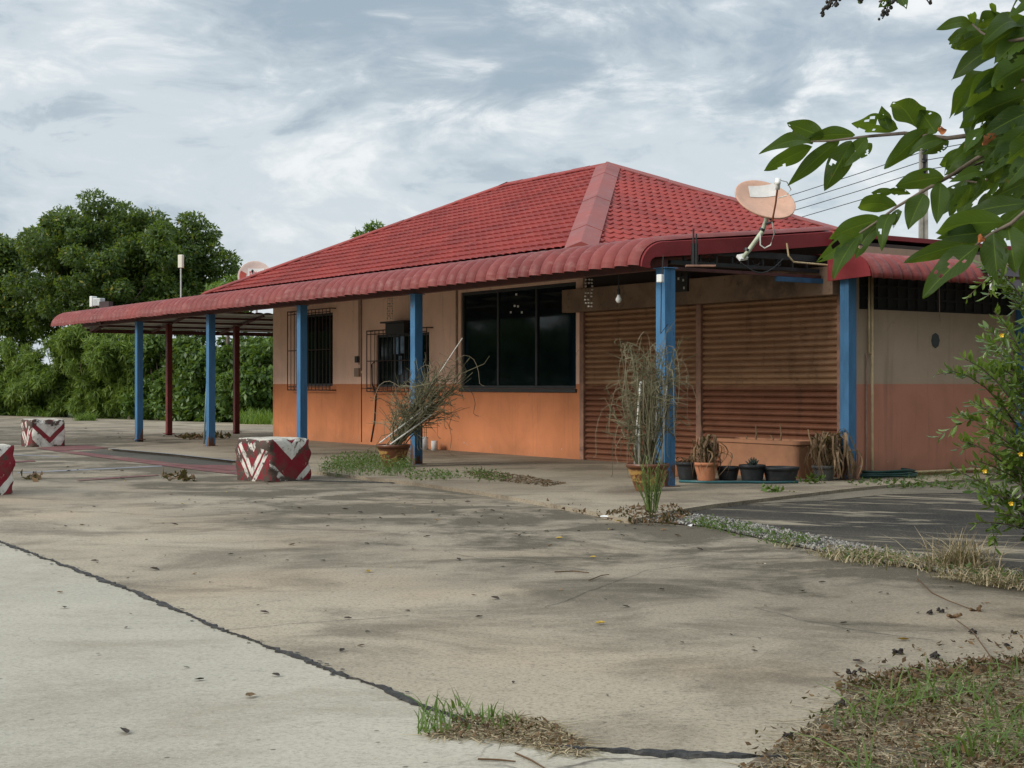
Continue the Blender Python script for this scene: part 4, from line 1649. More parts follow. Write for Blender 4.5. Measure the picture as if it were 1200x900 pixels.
# ------------------------------------------------------------------ vegetation helpers
def leaf_quads(C, A, Bv, Lh, Wh, fold, rng):
    """rhombic leaves: centre, axis, side, half length, half width"""
    n = len(C)
    nr = np.cross(A, Bv)
    V = np.empty((n, 4, 3))
    V[:, 0] = C - A * Lh
    V[:, 1] = C + Bv * Wh + nr * (fold * Wh) - A * Lh * 0.1
    V[:, 2] = C + A * Lh - nr * (fold * Lh * 0.3)
    V[:, 3] = C - Bv * Wh + nr * (fold * Wh) - A * Lh * 0.1
    Fc = np.arange(n * 4).reshape(n, 4)
    return V.reshape(-1, 3), Fc


def unit(a):
    return a / np.maximum(1e-9, np.linalg.norm(a, axis=1, keepdims=True))


def foliage(name, clumps, per, leaf, mat, parent, seed, droop=0.3, aspect=0.45, shell=0.55, flat=0.75, updir=0.5):
    """clumps: (x,y,z,r); leaves sit mostly near each clump's skin, outward and drooping"""
    rng = np.random.default_rng(seed)
    Vs, Fs, off = [], [], 0
    for (x, y, z, r) in clumps:
        n = int(per * r * r)
        dirs = unit(rng.normal(size=(n, 3)))
        rad = r * (shell + (1 - shell) * rng.random(n) ** 0.6) * (0.85 + 0.25 * rng.random(n))
        C = np.array([x, y, z]) + dirs * rad[:, None] * np.array([1, 1, flat])
        A = unit(dirs * 0.8 + rng.normal(size=(n, 3)) * 0.7 + np.array([0, 0, -droop]))
        up = unit(dirs * 0.6 + rng.normal(size=(n, 3)) * 0.55 + np.array([0, 0, updir]))
        Bv = unit(np.cross(A, up))
        Lh = leaf * 0.5 * (0.65 + 0.7 * rng.random(n))[:, None]
        V, Fc = leaf_quads(C, A, Bv, Lh, Lh * aspect, 0.25, rng)
        Vs.append(V)
        Fs.append(Fc + off)
        off += len(V)
    return raw(name, np.concatenate(Vs), np.concatenate(Fs), mat, parent)


def crown_clumps(lobes, n, rc, seed, fill=0.45):
    rng = np.random.default_rng(seed)
    out = []
    wts = np.array([l[3] ** 2 for l in lobes])
    wts = wts / wts.sum()
    for k in range(n):
        l = lobes[rng.choice(len(lobes), p=wts)]
        d = rng.normal(size=3)
        d /= np.linalg.norm(d)
        q = l[3] * (fill + (1 - fill) * rng.random() ** 0.45)
        zs = l[4] if len(l) > 4 else 0.85
        out.append((l[0] + d[0] * q, l[1] + d[1] * q, l[2] + d[2] * q * zs, rc * (0.6 + 0.8 * rng.random())))
    return out


M['bark'] = mat_plain('bark', (0.13, 0.10, 0.075), 0.9, 0.35, 6.0, (0.04, 0.035, 0.03), 0.5, 0.6, bscale=25)
M['palebark'] = mat_plain('pale_bark', (0.26, 0.21, 0.16), 0.9, 0.3, 6.0, (0.1, 0.08, 0.06), 0.5, 0.5, bscale=25)
M['leaf_big'] = mat_leaf('dark_tree_leaf', (0.024, 0.055, 0.013), (0.125, 0.185, 0.046), 0.42, 0.36, 0.35, 0.03)
M['leaf_hedge'] = mat_leaf('hedge_leaf', (0.065, 0.115, 0.020), (0.235, 0.325, 0.062), 0.5, 0.38, 0.3)
M['leaf_hedge2'] = mat_leaf('hedge_leaf_deep', (0.034, 0.078, 0.015), (0.14, 0.225, 0.044), 0.45, 0.3, 0.4)
M['leaf_lime'] = mat_leaf('lime_leaf', (0.08, 0.15, 0.025), (0.16, 0.25, 0.045), 0.5, 0.35, 0.3)


def tree(label, lobes_px, Y, n, rc, per, leaf, mat, trunk, seed, bark='bark', limbs=6, droop=0.3, aspect=0.45, gp=None):
    k = Y / F
    base = G(trunk[0], 450 + F * EYE / Y)
    o = thing('tree', label, 'tree', (base.x, base.y, -0.07), 0.0, gp)
    lobes = []
    for (px, py, rp, dy) in lobes_px:
        p = P3(px, py, Y)
        lobes.append((p.x - base.x, dy, p.z + 0.07, rp * k))
    foliage('crown', crown_clumps(lobes, n, rc, seed), per, leaf, mat, o, seed + 1, droop, aspect)
    rr = random.Random(seed)
    m_ = MB()
    top = P3(trunk[1], trunk[2], Y)
    tp = Vector((top.x - base.x, 0, top.z))
    r0 = trunk[3]
    m_.tube([(0, 0, 0), tp * 0.35 + Vector((rr.uniform(-.1, .1), 0, 0)), tp * 0.7 + Vector((rr.uniform(-.1, .1), 0, 0)), tp], [r0, r0 * .8, r0 * .7, r0 * .55], 10)
    for l in rr.sample(lobes, min(limbs, len(lobes))) + [rr.choice(lobes) for _ in range(max(0, limbs - len(lobes)))]:
        e = Vector((l[0], l[1], l[2])) + Vector((rr.uniform(-1, 1), rr.uniform(-1, 1), rr.uniform(-.3, .7))) * l[3] * 0.5
        s_ = tp * rr.uniform(0.6, 0.97)
        mid = s_.lerp(e, 0.5) + Vector((rr.uniform(-.3, .3), rr.uniform(-.3, .3), 0.25))
        m_.tube([s_, mid, e], [r0 * .4, r0 * .25, r0 * .08], 7)
        for _ in range(3):
            e2 = e + Vector((rr.uniform(-1, 1), rr.uniform(-1, 1), rr.uniform(-.5, 1))) * l[3] * 0.6
            m_.tube([mid, mid.lerp(e2, 0.6) + Vector((0, 0, .15)), e2], [r0 * .16, r0 * .1, r0 * .03], 5)
    m_.build('trunk', M[bark], o, smooth=True)
    return o


tree('large dark green broad crowned tree rising behind the carport',
     [(112, 290, 64, 0.5), (70, 308, 54, -1.0), (140, 300, 60, 1.0), (200, 305, 58, -0.5), (240, 338, 40, 0.6), (150, 350, 65, -0.8), (85, 370, 58, 0.8), (205, 365, 58, 0), (130, 405, 52, 0.4), (50, 345, 45, 1.2), (170, 280, 40, 0), (110, 330, 60, -1.5), (180, 330, 60, -1.5), (112, 270, 48, 0), (75, 286, 44, 0), (205, 290, 48, 0), (252, 322, 34, 0), (263, 330, 26, 0.3), (60, 262, 14, 0.5), (165, 258, 16, .3)],
     70, 350, 0.64, 700, 0.215, M['leaf_big'], (118, 120, 385, 0.32), 21, limbs=9)
tree('dark tree with a thin pale trunk at the left picture edge',
     [(6, 335, 45, 0.5), (-40, 320, 60, 0), (28, 365, 34, -0.5), (-10, 385, 40, 0.8), (10, 300, 26, 0.2)],
     73, 120, 0.66, 640, 0.235, M['leaf_big'], (2, 12, 372, 0.17), 33, 'palebark', 6)
tree('lime green feathery tree top between the big tree and the left dish',
     [(270, 338, 17, 0), (256, 350, 16, 0.5), (283, 345, 14, -.4), (268, 362, 22, 0)],
     58, 34, 0.42, 620, 0.30, M['leaf_lime'], (268, 268, 370, 0.10), 41, 'bark', 4, 0.6, 0.22)
tree('treetop just peeking over the left hip of the red roof',
     [(440, 268, 9, 0), (428, 274, 10, 0.3), (452, 267, 5, -.2), (440, 284, 18, 0), (463, 263, 3, 0)],
     62, 26, 0.32, 620, 0.36, M['leaf_lime'], (440, 440, 300, 0.12), 47, 'bark', 4, 0.7, 0.22)

# hedge of separate shrubs beyond the lot
shrubs = [
    ('feathery green shrub at the left picture edge under the pale trunk', 12, 440, 50, 67, 'leaf_hedge', 0),
    ('feathery pale green shrub behind the distant chevron block', 58, 440, 48, 65.5, 'leaf_hedge', 1),
    ('tall feathery shrub under the floodlight end of the carport', 104, 425, 52, 63.5, 'leaf_hedge', 0),
    ('drooping light green shrub just left of the leftmost blue post', 146, 438, 50, 61.5, 'leaf_hedge', 1),
    ('leafy shrub framed by the leftmost blue post and first red post', 184, 428, 48, 60, 'leaf_hedge2', 0),
    ('rounded dense shrub right of the first dark red post', 222, 440, 44, 58, 'leaf_hedge2', 1),
    ('dark green shrub between the second blue post and second red post', 262, 432, 48, 57, 'leaf_hedge2', 0),
    ('dark green shrub between the second red post and orange wall corner', 302, 430, 46, 55.5, 'leaf_hedge2', 1),
]
for i, (lab, px, py, rp, Y, mk, v) in enumerate(shrubs):
    k = Y / F
    gy = 450 + F * EYE / Y
    base = G(px, gy)
    o = thing('shrub', lab, 'shrub', (base.x, base.y + 1.2, -0.06), 0.0, 'shrubs along the far edge of the lot')
    rr = random.Random(60 + i)
    top = EYE + (450 - (py - rp)) * k
    lobes = []
    for j in range(13):
        z = rr.uniform(0.25, top - 0.7)
        lobes.append((rr.uniform(-1, 1) * rp * k * 0.75, rr.uniform(-0.9, 1.2), z, rr.uniform(0.55, 0.95) * rp * k * 0.62, 0.9))
    lobes.append((0, 0, top - 0.75, rp * k * 0.42, 0.9))
    feath = mk == 'leaf_hedge'
    foliage('foliage', crown_clumps(lobes, 125 if feath else 120, 0.42, 80 + i, 0.3), 820 if feath else 720, 0.30 if feath else 0.24, M[mk], o, 90 + i, 0.75 if feath else 0.45, 0.20 if feath else 0.5, 0.3, 0.9, 0.4)
    m_ = MB()
    for j in range(6):
        a = Vector((rr.uniform(-.5, .5), rr.uniform(-.3, .3), 0))
        e = Vector((rr.uniform(-1, 1) * rp * k * .6, rr.uniform(-.5, .8), top * rr.uniform(0.6, 0.9)))
        m_.tube([a, a.lerp(e, .5) + Vector((0, 0, .3)), e], [.05, .035, .012], 6)
    m_.build('stem', M['bark'], o)


# ------------------------------------------------------------------ blades, litter
def blades(name, pts, hlo, hhi, wd, mat, parent=None, seed=0, lean=0.5, z0=0.0, segs=3, flat=0.0):
    rng = np.random.default_rng(seed)
    n = len(pts)
    Pn = np.array([(p[0], p[1], p[2] if len(p) > 2 else z0) for p in pts], dtype=float)
    az = rng.random(n) * 2 * np.pi
    D = np.stack([np.cos(az), np.sin(az), np.zeros(n)], 1)
    Sd = np.stack([-np.sin(az), np.cos(az), np.zeros(n)], 1)
    H = hlo + (hhi - hlo) * rng.random(n) ** 1.5
    ln = lean * (0.3 + 1.2 * rng.random(n))
    W_ = wd * (0.6 + 0.8 * rng.random(n))
    tw = rng.normal(size=n) * 0.5
    V = np.empty((n, segs + 1, 2, 3))
    for s in range(segs + 1):
        q = s / segs
        up = H * q * (1 - flat) - H * ln * 0.35 * q * q
        c = Pn + D * (H * ln * q ** 1.6)[:, None]
        c[:, 2] += np.maximum(up, 0.004 * q)
        w_ = (W_ * (1 - q) ** 0.7 * 0.5 + 0.0004)[:, None]
        sd = Sd * np.cos(tw * q)[:, None] + np.array([0, 0, 1]) * np.sin(tw * q)[:, None]
        V[:, s, 0] = c + sd * w_
        V[:, s, 1] = c - sd * w_
    V = V.reshape(n, -1, 3)
    Fc = []
    for s in range(segs):
        Fc.append([2 * s, 2 * s + 1, 2 * s + 3, 2 * s + 2])
    Fc = (np.array(Fc)[None] + (np.arange(n) * (segs + 1) * 2)[:, None, None]).reshape(-1, 4)
    return raw(name, V.reshape(-1, 3), Fc, mat, parent)


M['grass'] = mat_leaf('grass_blade', (0.055, 0.105, 0.020), (0.14, 0.21, 0.045), 0.5, 0.3, 0.3)
M['straw'] = mat_leaf('dry_straw', (0.13, 0.088, 0.045), (0.56, 0.46, 0.30), 0.8, 0.15, 0.2)
M['deadleaf'] = mat_leaf('dead_leaf', (0.040, 0.022, 0.012), (0.19, 0.115, 0.060), 0.8, 0.1, 0.2)
M['weed'] = mat_leaf('weed_leaf', (0.05, 0.09, 0.025), (0.12, 0.18, 0.055), 0.5, 0.3, 0.3)


def in_poly(x, y, poly):
    c = False
    j = len(poly) - 1
    for i in range(len(poly)):
        xi, yi = poly[i]
        xj, yj = poly[j]
        if (yi > y) != (yj > y) and x < (xj - xi) * (y - yi) / (yj - yi) + xi:
            c = not c
        j = i
    return c


def scatter_px(poly_px, n, seed, z=0.0, dens=None):
    """uniform on the ground inside an outline given in photograph pixels"""
    rr = random.Random(seed)
    poly = [tuple(G(a, b).xy) for a, b in poly_px]
    xs = [p[0] for p in poly]
    ys = [p[1] for p in poly]
    out = []
    g = 0
    while len(out) < n and g < n * 60:
        g += 1
        x, y = rr.uniform(min(xs), max(xs)), rr.uniform(min(ys), max(ys))
        if in_poly(x, y, poly) and (dens is None or rr.random() < dens(x, y)):
            out.append((x, y, z))
    return out


def flakes(name, pts, size, mat, parent=None, seed=0, tilt=0.5, aspect=0.45, lift=0.5):
    rng = np.random.default_rng(seed)
    n = len(pts)
    C = np.array(pts, dtype=float)
    A = rng.normal(size=(n, 3))
    A[:, 2] *= tilt
    A = unit(A)
    up = unit(np.array([0, 0, 1.0]) + rng.normal(size=(n, 3)) * tilt * 0.8)
    Bv = unit(np.cross(A, up))
    Lh = (size * 0.5 * (0.5 + rng.random(n)))[:, None]
    C[:, 2] += 0.004 + lift * size * rng.random(n) ** 2 + np.abs(A[:, 2]) * Lh[:, 0] * 0.6
    V, Fc = leaf_quads(C, A, Bv, Lh, Lh * aspect * (0.6 + 0.8 * rng.random((n, 1))), 0.5, rng)
    return raw(name, V, Fc, mat, parent)


def stuff(o, label, cat):
    return tag(o, label, cat, kind='stuff')


# corner verge, lower right
VER = [(925, 905), (960, 870), (1000, 835), (1040, 812), (1100, 800), (1210, 790), (1330, 800), (1400, 905), (1300, 1000), (960, 1000)]
den = lambda x, y: 0.25 + 0.75 * max(0, min(1, 0.5 + 1.3 * mnoise.noise((x * 3.0, y * 3.0, 5))))
den2 = lambda x, y: max(0.01, min(1, 0.15 + 2.2 * mnoise.noise((x * 2.2, y * 2.2, 9))))
stuff(blades('verge_grass', scatter_px(VER, 560, 1, 0.01, den2), 0.06, 0.26, 0.009, M['grass'], None, 3, 1.2, flat=0.12), 'green grass growing through dry straw in the lower right corner', 'grass')
stuff(blades('dry_grass', scatter_px([(880, 905), (930, 868), (985, 822), (1040, 800), (1210, 782), (1400, 780), (1400, 905), (1300, 1000), (900, 1000)], 11000, 2, 0.01, den), 0.04, 0.15, 0.0045, M['straw'], None, 4, 1.7, flat=0.62), 'matted dry straw covering the lower right verge', 'dry grass')
stuff(flakes('leaf_litter', scatter_px([(862, 905), (905, 880), (950, 850), (985, 820), (975, 805), (1010, 795), (1075, 782), (1210, 768), (1400, 760), (1400, 905), (1300, 1000), (900, 1000)], 6500, 3, 0.01, den), 0.026, M['deadleaf'], None, 5, 0.6), 'brown dead leaves piled over the lower right verge', 'leaf litter')
stuff(flakes('leaf_litter', scatter_px([(972, 812), (985, 803), (1080, 789), (1200, 772), (1200, 786), (1090, 802), (1010, 816)], 420, 31, 0.012), 0.034, M['deadleaf'], None, 6, 0.7, lift=0.6), 'dark dead leaves heaped along the upper edge of the verge', 'leaf litter')
stuff(flakes('leaf_litter', scatter_px([(840, 900), (900, 850), (960, 800), (1040, 765), (1210, 740), (1210, 775), (1075, 790), (985, 825), (905, 885)], 170, 91, 0.006), 0.030, M['deadleaf'], None, 92, 0.6), 'loose dead leaves strewn around the verge on the concrete', 'leaf litter')
# tuft in the crack
tf = thing('grass_tuft', 'green and straw grass tuft growing out of the black crack in front', 'grass tuft', G(575, 855))
inv = tf.location.copy()


def loc_pts(pts, o):
    return [(p[0] - o.x, p[1] - o.y, p[2] if len(p) > 2 else 0) for p in pts]


blades('green_blades', loc_pts(scatter_px([(488, 862), (492, 832), (530, 824), (560, 838), (610, 842), (605, 858), (560, 858), (520, 868)], 120, 7, 0.006), inv), 0.04, 0.13, 0.010, M['grass'], tf, 8, 0.9)
blades('straw_blades', loc_pts(scatter_px([(500, 866), (540, 846), (600, 840), (650, 850), (690, 878), (685, 890), (650, 885), (590, 870), (540, 868)], 1700, 9, 0.006), inv), 0.03, 0.10, 0.006, M['straw'], tf, 10, 1.6, flat=0.6)
flakes('dead_leaves', loc_pts(scatter_px([(500, 866), (540, 840), (640, 846), (690, 878), (640, 882), (560, 868)], 380, 11, 0.008), inv), 0.024, M['deadleaf'], tf, 12)
# gravel
rng = np.random.default_rng(5)
gp = scatter_px(GRV_T + GRV_B, 9000, 12, 0.012)
oc = np.array([(1, 0, 0), (-1, 0, 0), (0, 1, 0), (0, -1, 0), (0, 0, 1), (0, 0, -1)], dtype=float)
of = np.array([(0, 2, 4), (2, 1, 4), (1, 3, 4), (3, 0, 4), (2, 0, 5), (1, 2, 5), (3, 1, 5), (0, 3, 5)])
Vg = np.concatenate([np.array([p[0], p[1], 0.018]) + (oc * (0.55 + 0.7 * rng.random((6, 1)))) @ (np.linalg.qr(rng.normal(size=(3, 3)))[0]) * (0.009 + 0.017 * rng.random() ** 2) for p in gp])
Fg = (of[None] + (np.arange(len(gp)) * 6)[:, None, None]).reshape(-1, 3)
M['stone'] = mat_leaf('gravel_stone', (0.045, 0.042, 0.038), (0.40, 0.375, 0.33), 0.9, 0.0, 0.2)
stuff(raw('gravel', Vg, Fg, M['stone']), 'pale grey gravel strip between the dark driveway and the concrete lot', 'gravel')
WEEDLINE = [(800, 614), (840, 612), (900, 627), (1000, 648), (1100, 662), (1210, 682), (1320, 700), (1320, 722), (1210, 694), (1100, 676), (1000, 662), (900, 640), (850, 628)]
den3 = lambda x, y: max(0.03, min(1, 0.45 + 1.6 * mnoise.noise((x * 1.3, y * 1.3, 3))))
stuff(flakes('weeds', scatter_px(WEEDLINE, 1900, 14, 0.01, den3), 0.034, M['weed'], None, 15, 0.9, 0.5, 2.2), 'low green weeds along the gravel strip', 'weeds')
stuff(blades('dry_grass', scatter_px([(900, 640), (1000, 650), (1100, 664), (1210, 682), (1320, 700), (1320, 722), (1210, 697), (1100, 680), (1000, 664)], 2600, 16, 0.01, den3), 0.05, 0.2, 0.008, M['straw'], None, 17, 1.1, flat=0.2), 'dry straw among the weeds along the gravel strip', 'dry grass')
# dry tuft at the end of the gravel strip
c = G(1130, 668)
dt = thing('grass_tuft', 'tall dry brown grass tuft at the right end of the gravel strip', 'grass tuft', c)
blades('blades', [(rnd.gauss(0, .1), rnd.gauss(0, .08), 0) for _ in range(420)], 0.12, 0.42, 0.008, M['straw'], dt, 18, 0.9)
# litter of leaves and rubbish at the slab corner
pts = scatter_px([(703, 607), (735, 598), (790, 597), (812, 606), (790, 618), (740, 616)], 800, 19, 0.012)
stuff(flakes('leaf_litter', pts, 0.052, M['deadleaf'], None, 20, 0.8, 0.5, 0.9), 'dead brown leaves heaped at the corner of the porch slab', 'leaf litter')
stuff(flakes('leaf_litter', scatter_px([(640, 590), (700, 600), (735, 607), (735, 611), (700, 606), (640, 594)], 160, 22, 0.006), 0.06, M['deadleaf'], None, 23), 'dead leaves lying along the foot of the porch slab', 'leaf litter')

# green weeds on the porch edge
for (poly, n, lab, hs, z) in (
    ([(372, 555), (400, 545), (440, 541), (470, 545), (488, 553), (470, 562), (430, 562), (385, 561)], 2600, 'low bushy green weeds in front of the leaning potted bush', 0.22, 0.02),
    ([(470, 560), (520, 558), (545, 563), (520, 569), (480, 568)], 380, 'thin creeping weeds at the slab edge right of the blue post', 0.08, 0.055),
    ([(540, 556), (570, 556), (600, 566), (580, 572), (545, 566)], 240, 'small patch of round leaved weeds on the porch edge', 0.06, 0.055),
):
    pts = scatter_px(poly, n, 24 + n, z)
    c = Vector((sum(p[0] for p in pts) / n, sum(p[1] for p in pts) / n, z))
    o = thing('weed_patch', lab, 'weeds', c)
    rr = random.Random(n)
    P = [(p[0] - c.x, p[1] - c.y, rr.random() ** 1.4 * hs) for p in pts]
    flakes('leaves', P, 0.045, M['weed'], o, n, 0.9, 0.45, 0.2)
    blades('stems', [(p[0], p[1], 0) for p in P[::4]], hs * 0.6, hs * 1.5, 0.006, M['weed'], o, n + 1, 0.5)['kind'] = 'stuff'
M['soilpatch'] = mat_plain('dirt_film', (0.14, 0.095, 0.06), 0.95, 0.35, 6.0, (0.06, 0.045, 0.03), 0.5, 0.5)
stuff(flakes('leaf_litter', scatter_px([(540, 557), (575, 556), (620, 562), (665, 571), (640, 575), (600, 570), (560, 565)], 900, 61, 0.052), 0.05, M['deadleaf'], None, 62, 0.15, lift=0.1), 'brown leaf crumbs lying on the porch right of the round leaved weeds', 'leaf litter')
# green creepers by the side wall and a strip of grass
pts = scatter_px([(985, 566), (1040, 565), (1120, 568), (1180, 572), (1180, 577), (1100, 574), (1000, 573)], 520, 300, 0.012)
stuff(flakes('weeds', pts, 0.07, M['weed'], None, 301, 0.6, 0.5, 0.8), 'creeping weeds along the foot of the brown side wall', 'weeds')
pts = scatter_px([(1055, 558), (1130, 556), (1135, 566), (1060, 566)], 700, 302, 0.012)
stuff(blades('dry_grass', pts, 0.05, 0.24, 0.008, M['weed'], None, 303, 1.2), 'heap of cut grass lying before the side wall', 'grass')
# far side: grass strip, small weeds on the lot
pts = scatter_px([(280, 489), (318, 487), (330, 498), (278, 497)], 2600, 304, 0.0)
stuff(blades('far_grass', pts, 0.2, 0.75, 0.05, M['leaf_lime'], None, 305, 0.5), 'tall bright grass at the lot edge left of the orange wall', 'grass')
pts = scatter_px([(-60, 482.5), (40, 486.5), (60, 488.2), (-60, 485)], 1500, 306, 0.0)
stuff(blades('far_grass', pts, 0.2, 0.7, 0.06, M['leaf_lime'], None, 307, 0.6), 'bright grass at the far lot edge on the left', 'grass')
for i, (px, py, lab) in enumerate(((95, 493, 'yellow green weed tuft right of the distant chevron block'), (107, 493, 'second yellow green weed tuft right of the distant chevron block, farther right'))):
    o = thing('weed_tuft', lab, 'weed', G(px, py))
    blades('blades', [(rnd.gauss(0, .12), rnd.gauss(0, .12), 0) for _ in range(90)], 0.15, 0.55, 0.03, M['leaf_lime'], o, 310 + i, 0.8)

# horsetail like weed in front of the tall pot
o = thing('weed_tuft', 'upright feathery green weed growing in front of the tall potted plant', 'weed', G(764, 606))
mb = MB()
rr = random.Random(5)
for k in range(26):
    a = rr.uniform(0, 6.28)
    h = rr.uniform(0.3, 0.68)
    e = Vector((math.cos(a) * rr.uniform(.03, .24), math.sin(a) * rr.uniform(.03, .24), h))
    s_ = Vector((math.cos(a) * .03, math.sin(a) * .03, 0))
    mid = s_.lerp(e, 0.55) + Vector((0, 0, 0.05))
    mb.tube([s_, mid, e], [.006, .005, .002], 4)
    for j in range(9):
        q = s_.lerp(e, 0.25 + 0.08 * j) + Vector((0, 0, .04))
        b_ = rr.uniform(0, 6.28)
        mb.tube([q, q + Vector((math.cos(b_) * .035, math.sin(b_) * .035, .05))], [.0045, .001], 3, cap=False)
mb.build('stems', mat_leaf('weed_stem', (0.09, 0.14, 0.035), (0.20, 0.27, 0.08), 0.6, 0.2, 0.3), o)

# ------------------------------------------------------------------ pots and plants on the porch
M['terracotta'] = mat_plain('terracotta', (0.42, 0.17, 0.085), 0.8, 0.15, 6.0, (0.20, 0.09, 0.05), 0.5, 0.15)
M['planter'] = mat_plain('planter_terracotta', (0.30, 0.14, 0.072), 0.75, 0.12, 3.0, (0.20, 0.10, 0.06), 0.5, 0.12)
M['blackpot'] = mat_plain('black_plastic', (0.020, 0.022, 0.025), 0.55, 0.25, 8.0, (0.08, 0.07, 0.06), 0.4)
M['greypot'] = mat_plain('grey_pot', (0.075, 0.075, 0.072), 0.8, 0.2, 8.0, (0.14, 0.12, 0.10), 0.5)
M['potsoil'] = mat_plain('pot_soil', (0.05, 0.038, 0.028), 0.95, 0.4, 15.0, None, 0.3, 0.7)


def mat_dragon():
    m, t, p = base_mat('glazed_jar', 0.4, 0.5)
    o = t.obj()
    x, y, z = t.sep(o)
    n = t.noise(t.scale(o, 1, 1, 1.6), 7.0, 5, 0.6, 1.5)
    band_ = t.math('MULTIPLY', t.step(z, 0.05, 0.10), t.step(z, 0.27, 0.31, 1.0, 0.0))
    f = t.math('MULTIPLY', t.step(n, 0.45, 0.56), band_)
    c = t.mix(f, (0.12, 0.042, 0.018), (0.38, 0.22, 0.065))
    c = t.mix(t.step(z, 0.09, 0.02), c, (0.22, 0.09, 0.045))
    g = t.noise(o, 20, 4, 0.6)
    c = t.mix(t.math('MULTIPLY', t.step(g, 0.5, 0.7), 0.5), c, (0.07, 0.04, 0.025))
    t.put(p.inputs['Base Color'], c)
    t.put(p.inputs['Normal'], t.bump(t.math('ADD', f, t.math('MULTIPLY', g, 0.4)), 0.4, 0.01))
    return m


M['dragon'] = mat_dragon()
M['twig'] = mat_leaf('dry_twig', (0.12, 0.10, 0.06), (0.34, 0.28, 0.19), 0.8, 0.0, 0.2)
M['twiggreen'] = mat_leaf('grey_green_twig', (0.080, 0.080, 0.042), (0.26, 0.235, 0.145), 0.8, 0.0, 0.2)
M['driedleaf'] = mat_leaf('dried_strap_leaf', (0.075, 0.042, 0.024), (0.33, 0.22, 0.13), 0.75, 0.12, 0.25)
M['stake'] = mat_plain('white_stake', (0.62, 0.60, 0.55), 0.5, 0.1, 8.0, (0.35, 0.3, 0.24), 0.4)


def pot(name, label, cat, loc, r_top, r_bot, h, mat, group=None, rim=0.025, sx=1.0, sy=1.0, rz=0.0, ribs=False):
    o = thing(name, label, cat, loc, rz, group)
    m_ = MB()
    rb = r_bot
    prof = [(0.001, 0.0), (rb * 0.96, 0.0), (rb, 0.012)]
    for k in range(1, 7):
        q = k / 6
        prof.append((rb + (r_top - rb) * q, 0.012 + (h - rim * 1.8 - 0.012) * q))
    prof += [(r_top + rim * .5, h - rim * 1.8), (r_top + rim * .55, h - 0.006), (r_top + rim * .3, h), (r_top - 0.012, h), (r_top - 0.022, h - 0.03), (r_top * 0.9, h - 0.06)]
    m_.lathe(prof, 28, sx=sx, sy=sy)
    m_.build('vessel', mat, o, smooth=True)
    m_ = MB()
    m_.lathe([(0.001, h - 0.035), (r_top * 0.5, h - 0.04), (r_top * 0.93, h - 0.055)], 20, sx=sx, sy=sy)
    m_.build('earth', M['potsoil'], o, smooth=True)
    return o


def on_porch(px, py):
    return G(px, py, 0.05)


GP = 'plant pots along the shutters'
pot('plant_pot', 'small black plastic pot just left of the terracotta pot', 'plant pot', on_porch(806, 562), 0.17, 0.13, 0.26, M['blackpot'], GP)
pT = pot('plant_pot', 'terracotta pot under drooping dead leaves', 'plant pot', on_porch(827.5, 563.5), 0.165, 0.12, 0.27, M['terracotta'], GP)
pot('plant_pot', 'low black pot right of the terracotta pot', 'plant pot', on_porch(853, 562.5), 0.16, 0.13, 0.20, M['blackpot'], GP)
pS = pot('plant_pot', 'black ribbed pot with a small dark succulent', 'plant pot', on_porch(881.5, 564), 0.18, 0.15, 0.24, M['blackpot'], GP)
pot('plant_tub', 'wide low black tub in front of the orange planter', 'plant tub', on_porch(915, 564), 0.25, 0.21, 0.21, M['blackpot'], GP, rz=HROT, sx=1.0)
pG = pot('plant_pot', 'grey pot with long dried leaves by the blue corner post', 'plant pot', on_porch(966, 563), 0.17, 0.12, 0.22, M['greypot'], GP)
pot('plant_pot', 'small brown pot half hidden behind the blue post', 'plant pot', on_porch(791, 558), 0.15, 0.12, 0.26, M['terracotta'], GP)
# succulent rosette
mb = MB()
for k in range(18):
    a = k * 2.4
    q = 0.02 + 0.09 * (k / 18)
    e = Vector((math.cos(a) * q, math.sin(a) * q, 0.16 - 0.06 * k / 18))
    mb.tube([(0, 0, 0.0), e * 0.6, e], [.012, .016, .004], 5)
s_ = mb.build('succulent', mat_leaf('succulent', (0.03, 0.042, 0.034), (0.07, 0.085, 0.07), 0.5, 0, 0.4), pS)
s_.location = (0.01, 0, 0.19)

# large orange trough
tr0, tr1 = t_of(948, 15.75), t_of(851, 15.75)
cc = (tr0 + tr1) / 2
hl = (tr1 - tr0) / 2
o = thing('planter_trough', 'large orange terracotta trough standing before the right shutter', 'planter', TD(cc, 15.75, 0.05), HROT)


def rrect(hx, hy, r, z, n=6):
    out = []
    for (sx, sy, a0) in ((1, 1, 0), (-1, 1, 90), (-1, -1, 180), (1, -1, 270)):
        for k in range(n + 1):
            q = R(a0 + 90 * k / n)
            out.append((sx * (hx - r) + r * math.cos(q), sy * (hy - r) + r * math.sin(q), z))
    return out


mb = MB()
rings = [rrect(hl * 0.93, 0.22, 0.10, 0.0), rrect(hl * 0.95, 0.235, 0.10, 0.3), rrect(hl * 0.97, 0.25, 0.11, 0.50), rrect(hl, 0.275, 0.12, 0.505), rrect(hl, 0.275, 0.12, 0.555), rrect(hl - 0.03, 0.245, 0.1, 0.56), rrect(hl - 0.05, 0.225, 0.09, 0.50)]
mb.grid([r_ + [r_[0]] for r_ in rings])
mb.face(rings[-1])
mb.build('vessel', M['planter'], o, smooth=False)
mb = MB()
for (x, y, h) in ((0.25, 0.05, 0.30), (-0.25, 0.02, 0.26), (0.05, 0.08, 0.12), (-0.45, 0.0, 0.1)):
    mb.tube([(x, y, 0.5), (x + 0.02, y, 0.5 + h * 0.5), (x + rnd.uniform(-.06, .06), y, 0.5 + h)], [.016, .014, .008], 5)
split_build(mb, 'dead_stem', M['driedleaf'], o)


